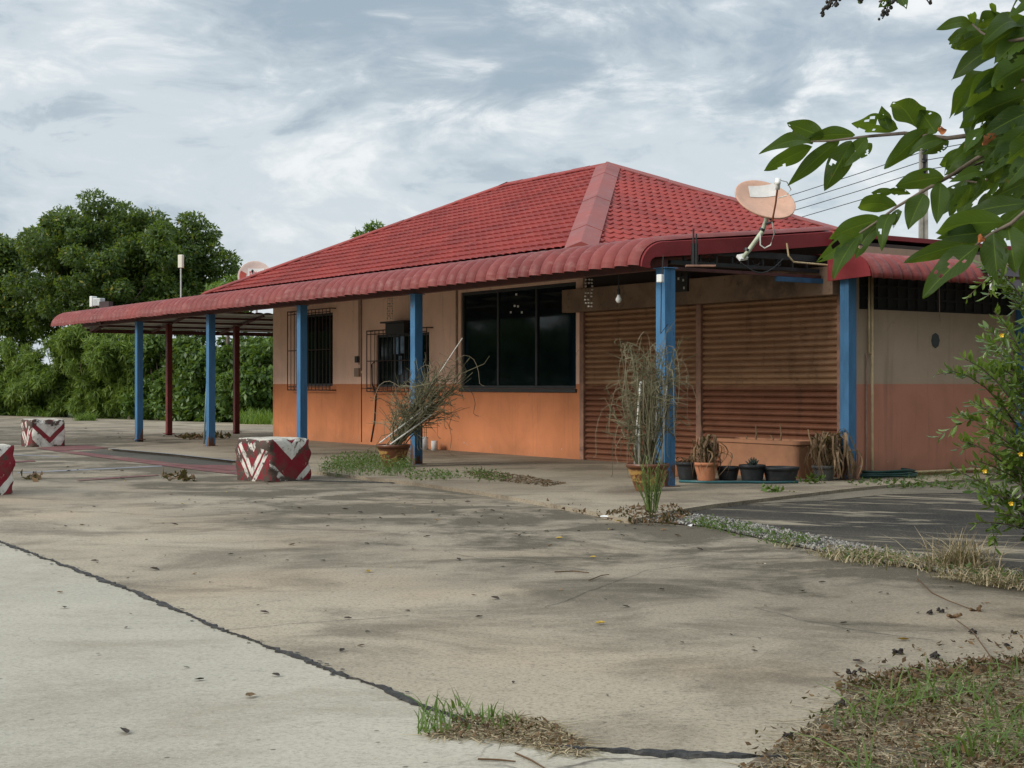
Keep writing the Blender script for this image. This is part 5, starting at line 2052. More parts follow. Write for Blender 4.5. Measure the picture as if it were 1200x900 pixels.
def strap_leaves(name, n, r_out, top, drop, wd, mat, parent, seed, z0=0.2, bias=(0, 0)):
    rr = random.Random(seed)
    m_ = MB()
    for k in range(n):
        a = rr.uniform(0, 6.283)
        h = top * rr.uniform(0.3, 1.08)
        ro = r_out * rr.uniform(0.2, 1.1)
        ez = max(0.02 - z0 + 0.02, h - drop * rr.uniform(0.5, 1.1))
        d_ = Vector((math.cos(a) + bias[0], math.sin(a) + bias[1], 0))
        pr = Vector((-math.sin(a), math.cos(a), 0))
        tw = rr.uniform(-0.8, 0.8)
        w0 = wd * rr.uniform(0.6, 1.2)
        rows = []
        j0 = Vector((rr.gauss(0, .06), rr.gauss(0, .05), 0))
        ctrl = [j0 * 0.3, j0 + d_ * ro * 0.25 + Vector((0, 0, h * 0.8)), j0 + d_ * ro * 0.75 + Vector((rr.gauss(0, .04), rr.gauss(0, .04), h * rr.uniform(0.95, 1.2))), j0 + d_ * ro + Vector((rr.gauss(0, .05), rr.gauss(0, .05), h * rr.uniform(0.35, 0.7))), d_ * ro * rr.uniform(0.85, 1.15) + Vector((0, 0, ez))]
        for j in range(13):
            q = j / 12 * 4
            i = min(3, int(q))
            f = q - i
            p = [ctrl[max(0, i - 1)], ctrl[i], ctrl[i + 1], ctrl[min(4, i + 2)]]
            c_ = 0.5 * ((2 * p[1]) + (p[2] - p[0]) * f + (2 * p[0] - 5 * p[1] + 4 * p[2] - p[3]) * f * f + (3 * p[1] - p[0] - 3 * p[2] + p[3]) * f ** 3)
            s = pr * math.cos(tw * q * 0.6) + d_ * math.sin(tw * q * 0.6)
            w_ = w0 * (1 - (j / 12) ** 3) * (0.5 + 0.5 * min(1, j / 4)) * (1 + 0.25 * math.sin(j * 1.7 + k))
            up = Vector((0, 0, 0.25 * w_))
            rows.append([c_ - s * w_ + up, c_, c_ + s * w_ + up])
        m_.grid(rows)
    o_ = m_.build(name, mat, parent, smooth=True)
    o_.location = (0, 0, z0)
    return o_


strap_leaves('dead_leaves', 85, 0.24, 0.36, 0.55, 0.019, M['driedleaf'], pT, 3, 0.24, (0.15, 0.1))
strap_leaves('dead_leaves', 105, 0.36, 0.46, 0.78, 0.021, M['driedleaf'], pG, 4, 0.18, (0.25, 0.0))
pb = thing('plant_debris', 'dark withered plant in the small black pot by the post', 'plant', on_porch(806, 562) + Vector((0, 0, 0.21)))
strap_leaves('leaves', 16, 0.22, 0.14, 0.16, 0.014, M['deadleaf'], pb, 5, 0.0)


def bush(parent, n, seed, r0, H, spread, lean=(0, 0), arcs=14, rad=0.008, z0=0.3, tmat='twiggreen', blen=1.0):
    rr = random.Random(seed)
    m_ = MB()
    tips = []
    for k in range(n):
        a = rr.uniform(0, 6.283)
        b = Vector((math.cos(a), math.sin(a), 0)) * r0 * rr.random()
        h = H * rr.uniform(0.45, 1.0)
        e = b + Vector((lean[0] * h + rr.gauss(0, spread * 0.28), lean[1] * h + rr.gauss(0, spread * 0.28), h * math.sqrt(max(0.15, 1 - lean[0] ** 2 - lean[1] ** 2))))
        mid = b.lerp(e, 0.5) + Vector((rr.gauss(0, .05), rr.gauss(0, .05), rr.gauss(0, .03)))
        m_.tube([b, b.lerp(mid, .55) + Vector((rr.gauss(0, .025), rr.gauss(0, .025), 0)), mid, e], [rad * rr.uniform(.8, 1.5), rad * rr.uniform(.8, 1.5), rad, rad * .6], 4)
        for j in range(rr.randint(4, 8)):
            s_ = b.lerp(e, rr.uniform(0.35, 1.0))
            dv = Vector((rr.gauss(0, 1), rr.gauss(0, 1), rr.gauss(0.55, 0.6))) + Vector((lean[0], lean[1], 0)) * 0.8
            dv.normalize()
            ln = rr.uniform(0.10, 0.36) * blen
            e2 = s_ + dv * ln
            m2 = s_.lerp(e2, .5) + Vector((rr.gauss(0, .04), rr.gauss(0, .04), rr.gauss(0.03, .035)))
            m3_ = s_.lerp(e2, .78) + Vector((rr.gauss(0, .03), rr.gauss(0, .03), rr.gauss(0.02, .03)))
            m_.tube([s_, m2, m3_, e2], [rad * .7, rad * .55, rad * .45, rad * .35], 4, cap=False)
            tips.append(e2)
            for _ in range(rr.randint(0, 2)):
                e3 = e2 + Vector((rr.gauss(0, .08), rr.gauss(0, .08), rr.gauss(0.02, .08)))
                m_.tube([m2, m2.lerp(e3, .6), e3], [rad * .5, rad * .4, rad * .25], 3, cap=False)
    o1 = m_.build('branches', M[tmat], parent)
    o1.location = (0, 0, z0)
    m_ = MB()
    for k in range(arcs):
        s_ = rr.choice(tips)
        a = rr.uniform(0, 6.283)
        ro = min(spread, 0.62) * rr.uniform(0.25, 0.85)
        d_ = Vector((math.cos(a), math.sin(a) * 0.7, 0))
        dn = rr.uniform(0.15, 0.75)
        p = [s_, s_ + d_ * ro * .4 + Vector((0, 0, .10)), s_ + d_ * ro * .8 + Vector((0, 0, .03)), s_ + d_ * ro + Vector((0, 0, -dn * .5)), s_ + d_ * ro * rr.uniform(.85, 1.1) + Vector((0, 0, -dn)), s_ + d_ * ro * rr.uniform(0.8, 1.2) + Vector((0.03, 0, -dn - 0.05))]
        fine = []
        for i in range(5):
            for f in (0, .5):
                q = [p[max(0, i - 1)], p[i], p[i + 1], p[min(5, i + 2)]]
                fine.append(0.5 * ((2 * q[1]) + (q[2] - q[0]) * f + (2 * q[0] - 5 * q[1] + 4 * q[2] - q[3]) * f * f + (3 * q[1] - q[0] - 3 * q[2] + q[3]) * f ** 3))
        fine.append(p[5])
        m_.tube(fine, rad * .5, 4)
    o2 = m_.build('drooping_twigs', M['twig'], parent)
    o2.location = (0, 0, z0)


tp_ = pot('plant_pot', 'glazed brown dragon pot of tall bare twigs and white stakes by the blue corner post', 'potted plant', on_porch(759, 575), 0.27, 0.16, 0.36, M['dragon'], None, 0.03)
bush(tp_, 52, 7, 0.15, 1.72, 0.72, (0, 0), 48, 0.0075, 0.30, blen=1.35)
mb = MB()
for (a, b, c_, d_) in ((744, 544, 751, 447), (767, 544, 771, 462), (749, 544, 749, 497), (775, 545, 781, 452)):
    Y = 19.05
    m_a = P3(a, b, Y) - tp_.location
    m_b = P3(c_, d_, Y) - tp_.location
    m_a.z = 0.3
    mb.tube([m_a, m_a.lerp(m_b, .5) + Vector((-.008, 0, 0)), m_b], 0.019, 7)
split_build(mb, 'stake', M['stake'], tp_, smooth=True)

lp = pot('plant_pot', 'brown pot of bare twigs leaning against the blue post', 'potted plant', on_porch(461, 547), 0.27, 0.17, 0.38, M['dragon'], None, 0.03)
bush(lp, 60, 9, 0.16, 1.60, 0.95, (0.56, 0.10), 26, 0.0095, 0.32, blen=1.75)
mb = MB()
for (a, b, c_, d_, dy) in ((445, 519, 508, 471, -0.16), (457, 521, 506, 486, -0.2), (470, 505, 542, 396, 0.1)):
    Y = lp.location.y + dy
    thin = 0.013 if dy < 0 else 0.008
    mb.tube([P3(a, b, Y) - lp.location, P3(c_, d_, Y + 0.1) - lp.location], thin, 7)
split_build(mb, 'stake', M['stake'], lp)

# small pale cups by the wall, hose, coil
c = TD(t_of(497, 15.9), 15.9, 0.05)
cup = thing('paint_can', 'pale cans standing against the orange wall behind the leaning bush', 'can', c)
mb = MB()
mb.lathe([(0.001, 0), (0.09, 0), (0.09, 0.28), (0.08, 0.285), (0.075, 0.25)], 16)
mb.lathe([(0.001, 0), (0.07, 0), (0.07, 0.2), (0.06, 0.205)], 14, (0.22, -0.05, 0))
split_build(mb, 'can_body', M['whitepaint'], cup, smooth=True)
mb = MB()
mb.tube([on_porch(px, py) + Vector((0, 0, 0.02)) for px, py in ((796, 565.5), (830, 566.8), (870, 566.5), (905, 567), (935, 566.5))], 0.02, 6)
tag(mb.build('hose', mat_plain('teal_hose', (0.03, 0.11, 0.12), 0.5, 0.2, 6.0), None, smooth=True), 'teal garden hose lying in front of the row of pots', 'hose')
co = thing('hose_coil', 'dark green hose coiled at the foot of the side wall', 'hose', on_porch(1036, 559.5))
mb = MB()
for k in range(6):
    q = np.linspace(0, 2 * math.pi, 33)
    ra, rb_ = 0.52 + 0.03 * (k % 3) - 0.02 * k, 0.26 + 0.02 * (k % 2)
    mb.tube([(ra * math.cos(a) + rnd.uniform(-.01, .01), rb_ * math.sin(a), 0.02 + 0.018 * k + 0.008 * math.sin(3 * a + k)) for a in q], 0.016, 6, cap=False)
mb.build('hose', mat_plain('green_hose', (0.012, 0.045, 0.038), 0.5, 0.25, 6.0), co, smooth=True)
co.rotation_euler = (0, 0, R(15))
# little weeds by the grey pot and on the slab crack
for (px, py, n, lab) in ((957, 567, 60, 'small green weed at the foot of the grey pot'), (905, 581, 50, 'tiny weed growing from the slab crack')):
    o = thing('weed_tuft', lab, 'weed', on_porch(px, py) if py < 580 else G(px, py))
    flakes('leaves', [(rnd.gauss(0, .09), rnd.gauss(0, .06), rnd.random() * .1) for _ in range(n)], 0.07, M['grass'], o, px, 0.8, 0.55, .3)

# ------------------------------------------------------------------ fallen leaves, twigs, pods
def curled(seed, size, mat):
    rr = random.Random(seed)
    m_ = MB()
    rows = []
    for j in range(6):
        q = j / 5
        w_ = size * 0.26 * math.sin(math.pi * min(1, q * 0.9 + 0.08)) ** 0.8
        row = []
        for i in (-1, -.5, 0, .5, 1):
            row.append(((q - .5) * size, i * w_, 0.004 + abs(i) * w_ * 0.55 + size * 0.22 * (q - .4) ** 2 + rr.uniform(0, .003)))
        rows.append(row)
    m_.grid(rows)
    return m_.build('fallen_leaf', mat, None, smooth=True)


kinds = []
cols = [((0.028, 0.017, 0.010), 'dark brown curled leaf lying on the concrete lot'), ((0.20, 0.12, 0.05), 'tan dry leaf lying on the concrete lot'), ((0.45, 0.30, 0.045), 'yellow fallen leaf lying on the concrete lot')]
for i, (cl_, lab) in enumerate(cols):
    m_ = mat_plain('fallen_leaf_%s' % ('dark', 'tan', 'yellow')[i], cl_, 0.75, 0.35, 20.0)
    k = curled(i + 3, 0.075, m_)
    tag(k, lab, 'fallen leaf', 'fallen leaves on the concrete lot')
    kinds.append(k)
rr = random.Random(17)
first = [True] * 3
spots = [(697, 609, 2), (248, 508, 2)]
LOT = [(30, 600), (300, 578), (640, 600), (900, 645), (1190, 700), (1190, 770), (960, 800), (820, 870), (520, 820), (100, 665)]
sc_ = scatter_px(LOT, 150, 41, 0.003)
sc_ += scatter_px([(60, 545), (260, 560), (640, 598), (560, 640), (200, 600)], 40, 43, 0.003)
sc_ += scatter_px([(400, 570), (700, 606), (880, 640), (700, 660)], 40, 47, 0.003)
sc_ += scatter_px([(20, 500), (160, 500), (250, 515), (100, 522), (60, 515)], 26, 44, 0.003)
sc_ += scatter_px([(60, 690), (400, 800), (460, 880), (100, 880)], 9, 45, 0.007)
for i, p in enumerate(sc_):
    q = rr.random()
    k = 0 if q < 0.76 else (1 if q < 0.93 else 2)
    s_ = (0.28 + 0.75 * rr.random() ** 2) if p[1] < 22 else rr.uniform(0.6, 1.5)
    rot = (rr.uniform(-.3, .3), rr.uniform(-.2, .2), rr.uniform(0, 6.28))
    if first[k]:
        first[k] = False
        kinds[k].location, kinds[k].rotation_euler, kinds[k].scale = p, rot, (s_,) * 3
    else:
        dup(kinds[k], p, rot, (s_,) * 3)
# pile of dark leaves near the blocks
pts = scatter_px([(182, 560), (205, 558), (232, 561), (228, 565), (200, 564)], 60, 51, 0.003)
stuff(flakes('leaf_litter', pts, 0.12, M['deadleaf'], None, 52, 0.7), 'small heap of dark leaves left of the near chevron block', 'leaf litter')
pts = scatter_px([(25, 562), (40, 559), (50, 562), (40, 565)], 26, 53, 0.003)
stuff(flakes('leaf_litter', pts, 0.12, M['deadleaf'], None, 54, 0.7), 'small heap of dark leaves right of the cut off block', 'leaf litter')
pts = scatter_px([(205, 512), (268, 510), (270, 514), (215, 516)], 150, 55, 0.003)
stuff(flakes('leaf_litter', pts, 0.16, M['deadleaf'], None, 56, 0.7), 'scattered leaves on the carport floor between the red posts', 'leaf litter')

# twigs
twig_px = [
    ('thin dry twig forked at its tip right of the lot centre', [(1075, 680), (1092, 700), (1112, 708), (1145, 716)]),
    ('short dark twig lying on the lot below the slab corner', [(650, 672), (672, 671), (690, 673)]),
    ('short stick lying on the mid lot', [(690, 682), (705, 676), (714, 675)]),
    ('bare curved stem rising from the lower right verge', [(1175, 800), (1158, 772), (1140, 745), (1118, 724)]),
    ('thin stick lying on the near apron', [(560, 893), (585, 894), (604, 896)]),
    ('thin crossing straw below the crack tuft', [(604, 886), (622, 894), (640, 905)]),
]
for i, (lab, pl_) in enumerate(twig_px):
    mb = MB()
    P = [G(a, b) + Vector((0, 0, 0.012 + (0.02 if i in (0, 3) else 0.0) * math.sin(k * 1.3))) for k, (a, b) in enumerate(pl_)]
    r0 = 0.005 if i < 2 else 0.004
    mb.tube(P, [r0, r0, r0 * .8, r0 * .5][:len(P)], 5)
    if i == 0 or i == 3:
        e = P[-1]
        for k in range(7):
            mb.tube([e, e + Vector((rnd.uniform(-.05, .05), rnd.uniform(-.05, .05), rnd.uniform(0, .03)))], [.004, .012], 5)
    tag(mb.build('twig', M['deadleaf']), lab, 'twig')
# dark seed heads lying by the verge
sh = [(1052, 767), (1096, 772), (1090, 720), (1102, 718), (1140, 743), (1188, 743), (1180, 758), (998, 792), (1010, 788), (923, 866), (1011, 826), (985, 830)]
base_o = None
for i, (px, py) in enumerate(sh):
    p = G(px, py, 0.0)
    if base_o is None:
        mb = MB()
        for k in range(11):
            a = rnd.uniform(0, 6.28)
            e = Vector((math.cos(a) * .03, math.sin(a) * .03, rnd.uniform(.005, .035)))
            mb.tube([(0, 0, .01), e * .6 + Vector((0, 0, .01)), e], [.003, .009, .003], 5)
        base_o = mb.build('seed_head', mat_plain('dark_seed', (0.02, 0.014, 0.011), 0.8, 0.3, 20))
        tag(base_o, 'dark dried seed head lying on the concrete near the lower right verge', 'seed head', 'dried seed heads by the verge')
        base_o.location = p
    else:
        dup(base_o, p, (0, 0, rnd.uniform(0, 6)), (rnd.uniform(.6, 1.2),) * 3)
# litter: white paper bits and a yellow wrapper
for (px, py, s_, col, lab) in ((710, 609, .11, (0.7, 0.7, 0.68), 'crumpled white scrap at the left of the leaf heap'), (764, 612, .09, (0.65, 0.63, 0.6), 'pale plastic scrap in the leaf heap'), (809, 619, .08, (0.62, 0.6, 0.58), 'small white scrap at the gravel end'), (725, 613, .06, (0.6, 0.42, 0.05), 'yellow scrap left of the leaf heap'), (894, 664, .06, (0.55, 0.47, 0.33), 'cream scrap lying alone on the right of the lot')):
    k = curled(px, s_ * 1.2, mat_plain('scrap', col, 0.6, 0.1, 9.0))
    k.name = 'litter_scrap'
    k.location = G(px, py) + Vector((0, 0, 0.015))
    k.rotation_euler = (0.2, 0.1, px)
    tag(k, lab, 'litter')

# ------------------------------------------------------------------ utility pole and wires
M['polec'] = mat_plain('pole_concrete', (0.30, 0.28, 0.24), 0.9, 0.2, 2.0, (0.12, 0.1, 0.08), 0.5, 0.3)
pb_ = Vector((12.76, 45.0, -0.07))
wd_ = Vector((-0.313, 0.95, 0)).normalized()
lat = Vector((wd_.y, -wd_.x, 0))


def utility_pole(loc, label):
    o = thing('utility_pole', label, 'utility pole', loc, 0.0, 'utility poles behind the building')
    m_ = MB()
    H = 8.9
    b = [(-0.15, -0.12), (0.15, -0.12), (0.15, 0.12), (-0.15, 0.12)]
    for (a0, a1) in ((-0.15, -0.05), (0.05, 0.15)):
        m_.face([(a0, -0.12, 0), (a1, -0.12, 0), (a1 * .75, -0.09, H), (a0 * .75, -0.09, H)])
    m_.box(-0.05, 0.05, -0.06, 0.06, 0, H * 0.99)
    for s in (-1, 1):
        m_.face([(0.05 * s, -.12, 0), (0.05 * s, .12, 0), (0.0375 * s, .09, H), (0.0375 * s, -.09, H)])
        m_.face([(0.15 * s, -.12, 0), (0.15 * s, .12, 0), (0.112 * s, .09, H), (0.112 * s, -.09, H)])
        m_.face([(0.05 * s, .12, 0), (0.15 * s, .12, 0), (0.112 * s, .09, H), (0.0375 * s, .09, H)])
        m_.face([(0.05 * s, -.09, H), (0.112 * s, -.09, H), (0.112 * s, .09, H), (0.05 * s, .09, H)])
    m_.build('shaft', M['polec'], o)
    m_ = MB()
    for z in WZ:
        m_.box(-0.06, 0.06, -0.22, -0.1, z - 0.05, z + 0.05)
        m_.lathe([(0.01, -0.06), (0.05, -0.05), (0.03, 0), (0.05, 0.05), (0.01, 0.06)], 10, (-0.06, -0.20, z))
    m_.box(-0.03, 0.03, -0.16, -0.10, min(WZ) - .2, max(WZ) + .2)
    m_.build('insulator_rack', M['dark'], o)
    return o


WZ = [EYE + 0.07 + (450 - y) * 45 / F for y in (178, 189, 200, 212)]
utility_pole(pb_, 'concrete utility pole behind the right of the building')
p2 = pb_ + wd_ * 44
utility_pole(p2, 'far concrete utility pole hidden behind the roof')
p0 = pb_ - wd_ * 44
utility_pole(p0, 'concrete utility pole outside the picture on the right')
for i, z in enumerate(WZ):
    mb = MB()
    for (a, b) in ((pb_, p2), (p0, pb_)):
        pts = []
        for k in range(13):
            q = k / 12
            v = a.lerp(b, q) + Vector((0, -0.2, z))
            v.z -= 0.55 * 4 * q * (1 - q)
            pts.append(v)
        mb.tube(pts, 0.013, 5)
    tag(mb.build('power_line', M['cable']), ('topmost', 'second from top', 'third from top', 'lowest')[i] + ' of the four overhead wires crossing behind the dish', 'power line', 'overhead wires')

# ------------------------------------------------------------------ foreground tree on the right
ft = thing('tree', 'large leaved tree branch with pest eaten leaves hanging in from the right foreground', 'tree', (2.45, 4.6, -0.07))
fo = Vector(ft.location)
mb = MB()
mb.tube([Vector((2.45, 4.6, -0.07)) - fo, Vector((2.42, 4.65, 1.0)) - fo, Vector((2.36, 4.6, 2.0)) - fo, Vector((2.2, 4.6, 2.9)) - fo, Vector((2.0, 4.5, 3.8)) - fo], [0.09, 0.08, 0.07, 0.06, 0.04], 10)
mb.build('trunk', M['bark'], ft, smooth=True)


def stem(pts, Y0, Y1, r0, r1, root):
    P = [Vector(root) - fo]
    n = len(pts)
    for i, (a, b) in enumerate(pts):
        P.append(P3(a, b, Y0 + (Y1 - Y0) * i / max(1, n - 1)) - fo)
    rads = [r0 + (r1 - r0) * i / n for i in range(n + 1)]
    return P, rads


mb = MB()
for args in (
    ([(1210, 143), (1150, 157), (1110, 162), (1060, 156), (1015, 160), (975, 165), (950, 166)], 4.4, 4.7, 0.010, 0.0025, (2.3, 4.6, 2.3)),
    ([(1205, 152), (1160, 176), (1110, 208), (1085, 222), (1050, 243), (1030, 258), (1003, 276)], 4.4, 4.4, 0.009, 0.0025, (2.3, 4.6, 2.2)),
    ([(1215, 235), (1185, 262), (1165, 272), (1150, 282), (1143, 288)], 3.85, 3.9, 0.007, 0.003, (2.3, 4.4, 1.95)),
    ([(1205, 45), (1170, 50), (1150, 38), (1138, 27)], 4.3, 4.5, 0.007, 0.0025, (2.2, 4.6, 2.9)),
    ([(1205, 95), (1160, 90), (1140, 100)], 4.3, 4.4, 0.007, 0.003, (2.25, 4.6, 2.6)),
    ([(1110, 208), (1150, 215), (1195, 185)], 4.4, 4.35, 0.004, 0.004, (1.6, 4.4, 2.2)),
    ([(1060, -14), (1045, -4), (1030, 2)], 4.4, 4.4, 0.004, 0.003, (2.1, 4.5, 3.5)),
    ([(1010, -16), (985, -5), (968, 4)], 4.5, 4.5, 0.004, 0.003, (2.1, 4.5, 3.5)),
):
    P, rads = stem(*args)
    mb.tube(P, rads, 6)
mb.build('branch', M['bark'], ft, smooth=True)

LV = [
    # base x,y, tip x,y, width px, depth
    (965, 160, 922, 144, 22, 4.7), (1002, 158, 945, 163, 16, 4.72), (953, 167, 889, 181, 14, 4.68), (952, 172, 895, 200, 18, 4.7), (984, 163, 923, 218, 17, 4.65),
    (998, 165, 966, 224, 25, 4.6), (1016, 161, 985, 198, 17, 4.55), (1022, 168, 1000, 187, 12, 4.62),
    (1052, 150, 998, 145, 20, 4.6), (1042, 152, 1033, 124, 14, 4.58), (1073, 149, 1046, 119, 29, 4.6), (1097, 156, 1078, 129, 27, 4.55), (1088, 150, 1036, 198, 20, 4.55),
    (1108, 163, 1063, 182, 14, 4.5), (1112, 166, 1080, 181, 14, 4.5),
    (1138, 26, 1097, 35, 13, 4.5), (1142, 28, 1138, 16, 9, 4.5), (1140, 40, 1112, 52, 8, 4.48), (1157, 38, 1121, 57, 17, 4.48), (1178, 50, 1115, 94, 21, 4.45),
    (1166, 19, 1161, 4, 6, 4.45), (1146, 29, 1178, 18, 17, 4.42), (1157, 86, 1113, 139, 17, 4.5), (1162, 94, 1118, 135, 19, 4.45), (1194, 30, 1150, 53, 21, 4.4),
    (1203, 58, 1140, 110, 26, 4.4), (1207, 84, 1130, 126, 28, 4.35), (1207, 110, 1124, 150, 26, 4.3), (1212, 128, 1148, 162, 24, 4.3), (1207, 38, 1165, 75, 24, 4.32), (1217, 68, 1164, 102, 30, 4.25), (1212, 18, 1180, 45, 14, 4.4),
    (1106, 207, 1049, 218, 22, 4.4), (1047, 224, 1021, 226, 9, 4.42), (1042, 223, 1067, 227, 9, 4.42), (1051, 241, 1005, 243, 19, 4.4), (1033, 256, 971, 280, 21, 4.4),
    (1010, 274, 957, 307, 20, 4.35), (1005, 278, 976, 328, 17, 4.32), (1028, 263, 1002, 304, 18, 4.4), (1045, 250, 1033, 294, 17, 4.4), (1054, 246, 1047, 268, 9, 4.4), (1083, 227, 1064, 269, 23, 4.38), (1102, 213, 1098, 263, 19, 4.36),
    (1150, 281, 1059, 308, 18, 3.95), (1177, 260, 1096, 273, 27, 3.9), (1163, 272, 1098, 279, 20, 3.92), (1203, 238, 1127, 251, 19, 3.95), (1147, 287, 1081, 349, 26, 3.85), (1164, 273, 1170, 334, 28, 3.85), (1181, 266, 1191, 320, 31, 3.88),
    (1139, 217, 1112, 253, 15, 4.2), (1153, 209, 1142, 231, 12, 4.2), (1156, 203, 1112, 214, 14, 4.25), (1169, 212, 1158, 233, 6, 4.2), (1176, 193, 1159, 214, 20, 4.15), (1207, 188, 1175, 223, 20, 4.1), (1212, 213, 1184, 242, 17, 4.1), (1207, 253, 1191, 302, 19, 3.95), (1213, 283, 1198, 332, 27, 3.85),
    (1182, 158, 1134, 176, 18, 4.3), (1197, 168, 1150, 206, 22, 4.2), (1152, 150, 1129, 181, 14, 4.3), (1207, 148, 1164, 191, 22, 4.2), (1142, 165, 1110, 196, 14, 4.35), (1131, 174, 1107, 206, 16, 4.35),
    (1200, 175, 1185, 215, 20, 4.15), (1195, 120, 1155, 140, 22, 4.35), (1185, 100, 1150, 125, 20, 4.4), (1212, 200, 1170, 215, 22, 4.2), (1190, 145, 1172, 172, 18, 4.25), (1215, 165, 1180, 190, 22, 4.15),
    (1003, -8, 1008, 5, 8, 4.5), (1040, -6, 1030, 9, 12, 4.4), (1052, -8, 1062, 11, 11, 4.4),
]
M['leaf_fore'] = mat_leaf('large_leaf', (0.012, 0.031, 0.005), (0.048, 0.092, 0.011), 0.5, 0.36, 0.20, 0.0, veins=True)
rr = random.Random(77)
for _ in range(34):
    bx, by = rr.uniform(1150, 1225), rr.uniform(20, 215)
    a = rr.uniform(1.9, 3.0)
    ln = rr.uniform(38, 62)
    LV.append((bx, by, bx + ln * math.cos(a), by + ln * math.sin(a), rr.uniform(16, 26), rr.uniform(4.35, 4.8)))
for _ in range(10):
    bx, by = rr.uniform(1130, 1215), rr.uniform(195, 250)
    a = rr.uniform(1.5, 2.9)
    ln = rr.uniform(34, 50)
    LV.append((bx, by, bx + ln * math.cos(a), by + ln * math.sin(a), rr.uniform(12, 20), rr.uniform(4.2, 4.6)))


def big_leaves(specs, parent, org, mat, seed, name='crown'):
    rr = random.Random(seed)
    bm = bmesh.new()
    uvl = bm.loops.layers.uv.new('UVMap')
    for (bx, by, tx_, ty_, wpx, Y) in specs:
        B0 = P3(bx, by, Y + rr.uniform(-.04, .04))
        T1 = P3(tx_, ty_, Y + rr.uniform(-.10, .05))
        ax = T1 - B0
        Ln = ax.length
        view = Vector((B0.x, B0.y, B0.z - EYE)).normalized()
        side = ax.cross(view).normalized()
        nrm = side.cross(ax).normalized()
        if nrm.z < 0:
            nrm = -nrm
        roll = rr.uniform(-0.75, 0.75)
        W_ = wpx * 1.16 * Y / F / 2 / math.cos(roll)
        s2 = side * math.cos(roll) + nrm * math.sin(roll)
        n2 = s2.cross(ax).normalized()
        if n2.z < 0:
            n2 = -n2
        NS, NJ = 18, 8
        bend = rr.uniform(0.02, 0.20)
        fold = rr.uniform(0.10, 0.35)
        ph = rr.uniform(0, 6)
        g = []
        for i in range(NS + 1):
            s = i / NS
            wv = math.sin(math.pi * s ** 0.85) ** 0.75 * (1 - 0.25 * s ** 3) if 0 < s < 1 else 0.0
            wv = max(wv, 0.035 if s < 0.9 else 0.012)
            row = []
            for j in range(NJ + 1):
                u = (j / NJ - .5) * 2
                p = B0 + ax * s + s2 * (u * W_ * wv) + n2 * (bend * Ln * math.sin(math.pi * s) + abs(u) * fold * W_ * wv + 0.16 * W_ * math.sin(11 * s + ph + (2 if u > 0 else 0)) * u * u)
                row.append(bm.verts.new(p - org))
            g.append(row)
        holes = []
        for _ in range(rr.choice((0, 1, 2, 3, 5))):
            holes.append((rr.uniform(0.2, 0.95) * NS, rr.uniform(0, NJ), rr.uniform(0.4, 1.3)))
        for i in range(NS):
            for j in range(NJ):
                if any((i + .5 - h[0]) ** 2 * 0.6 + (j + .5 - h[1]) ** 2 < h[2] ** 2 * 0.7 for h in holes):
                    continue
                f = bm.faces.new((g[i][j], g[i][j + 1], g[i + 1][j + 1], g[i + 1][j]))
                f.smooth = True
                for lp_, (a, b) in zip(f.loops, ((j, i), (j + 1, i), (j + 1, i + 1), (j, i + 1))):
                    lp_[uvl].uv = (a / NJ, b / NS)
    loose = [v for v in bm.verts if not v.link_faces]
    bmesh.ops.delete(bm, geom=loose, context='VERTS')
    me = bpy.data.meshes.new(name)
    bm.to_mesh(me)
    bm.free()
    me.materials.append(mat)
    o = bpy.data.objects.new(name, me)
    COL.objects.link(o)
    o.parent = parent
    return o


big_leaves(LV, ft, fo, M['leaf_fore'], 6)
# leaves of the same tree beyond the picture edge and above
rr = random.Random(71)
extra = []
for _ in range(90):
    bx, by = rr.uniform(1225, 1480), rr.uniform(-220, 330)
    a = rr.uniform(0.4, 2.9)
    ln = rr.uniform(40, 70)
    extra.append((bx, by, bx + ln * math.cos(a) - 10, by + ln * math.sin(a) * 0.8, rr.uniform(18, 30), rr.uniform(3.8, 5.2)))
big_leaves(extra, ft, fo, M['leaf_fore'], 8)
# dried orange leaf caught in the fork and a bud
M['dryorange'] = mat_plain('orange_dry_leaf', (0.36, 0.12, 0.04), 0.7, 0.3, 20)
for i, q in enumerate([(1168, 158, 1152, 170, 9, 4.25), (1146, 283, 1152, 277, 9, 3.86), (1104, 158, 1101, 148, 8, 4.5)]):
    big_leaves([q], ft, fo, M['dryorange'], 9 + i, 'dry_leaf')
M['fruit'] = mat_plain('dark_fruit', (0.018, 0.014, 0.010), 0.6, 0.3, 20)
rr = random.Random(3)
for (x0, y0, x1, y1, n) in ((978, -4, 961, 16, 15), (1045, -2, 1034, 22, 15), (1055, -4, 1040, 8, 8), (1082, -6, 1090, 5, 4), (1003, -2, 1010, 3, 4), (985, -6, 975, 8, 8)):
    mb = MB()
    for k in range(n):
        q = k / max(1, n - 1)
        p = P3(x0 + (x1 - x0) * q + rr.uniform(-4, 4), y0 + (y1 - y0) * q + rr.uniform(-2.5, 2.5), 4.4 + rr.uniform(-.04, .04)) - fo
        r_ = rr.uniform(0.0042, 0.0065)
        mb.lathe([(0.0005, -r_), (r_ * .8, -r_ * .6), (r_, 0), (r_ * .7, r_ * .8), (0.0005, r_ * 1.2)], 8, p)
    mb.tube([P3(x0, y0, 4.4) - fo, P3((x0 + x1) / 2, (y0 + y1) / 2, 4.4) - fo, P3(x1, y1, 4.4) - fo], 0.002, 5)
    mb.build('fruit_cluster', M['fruit'], ft, smooth=True)

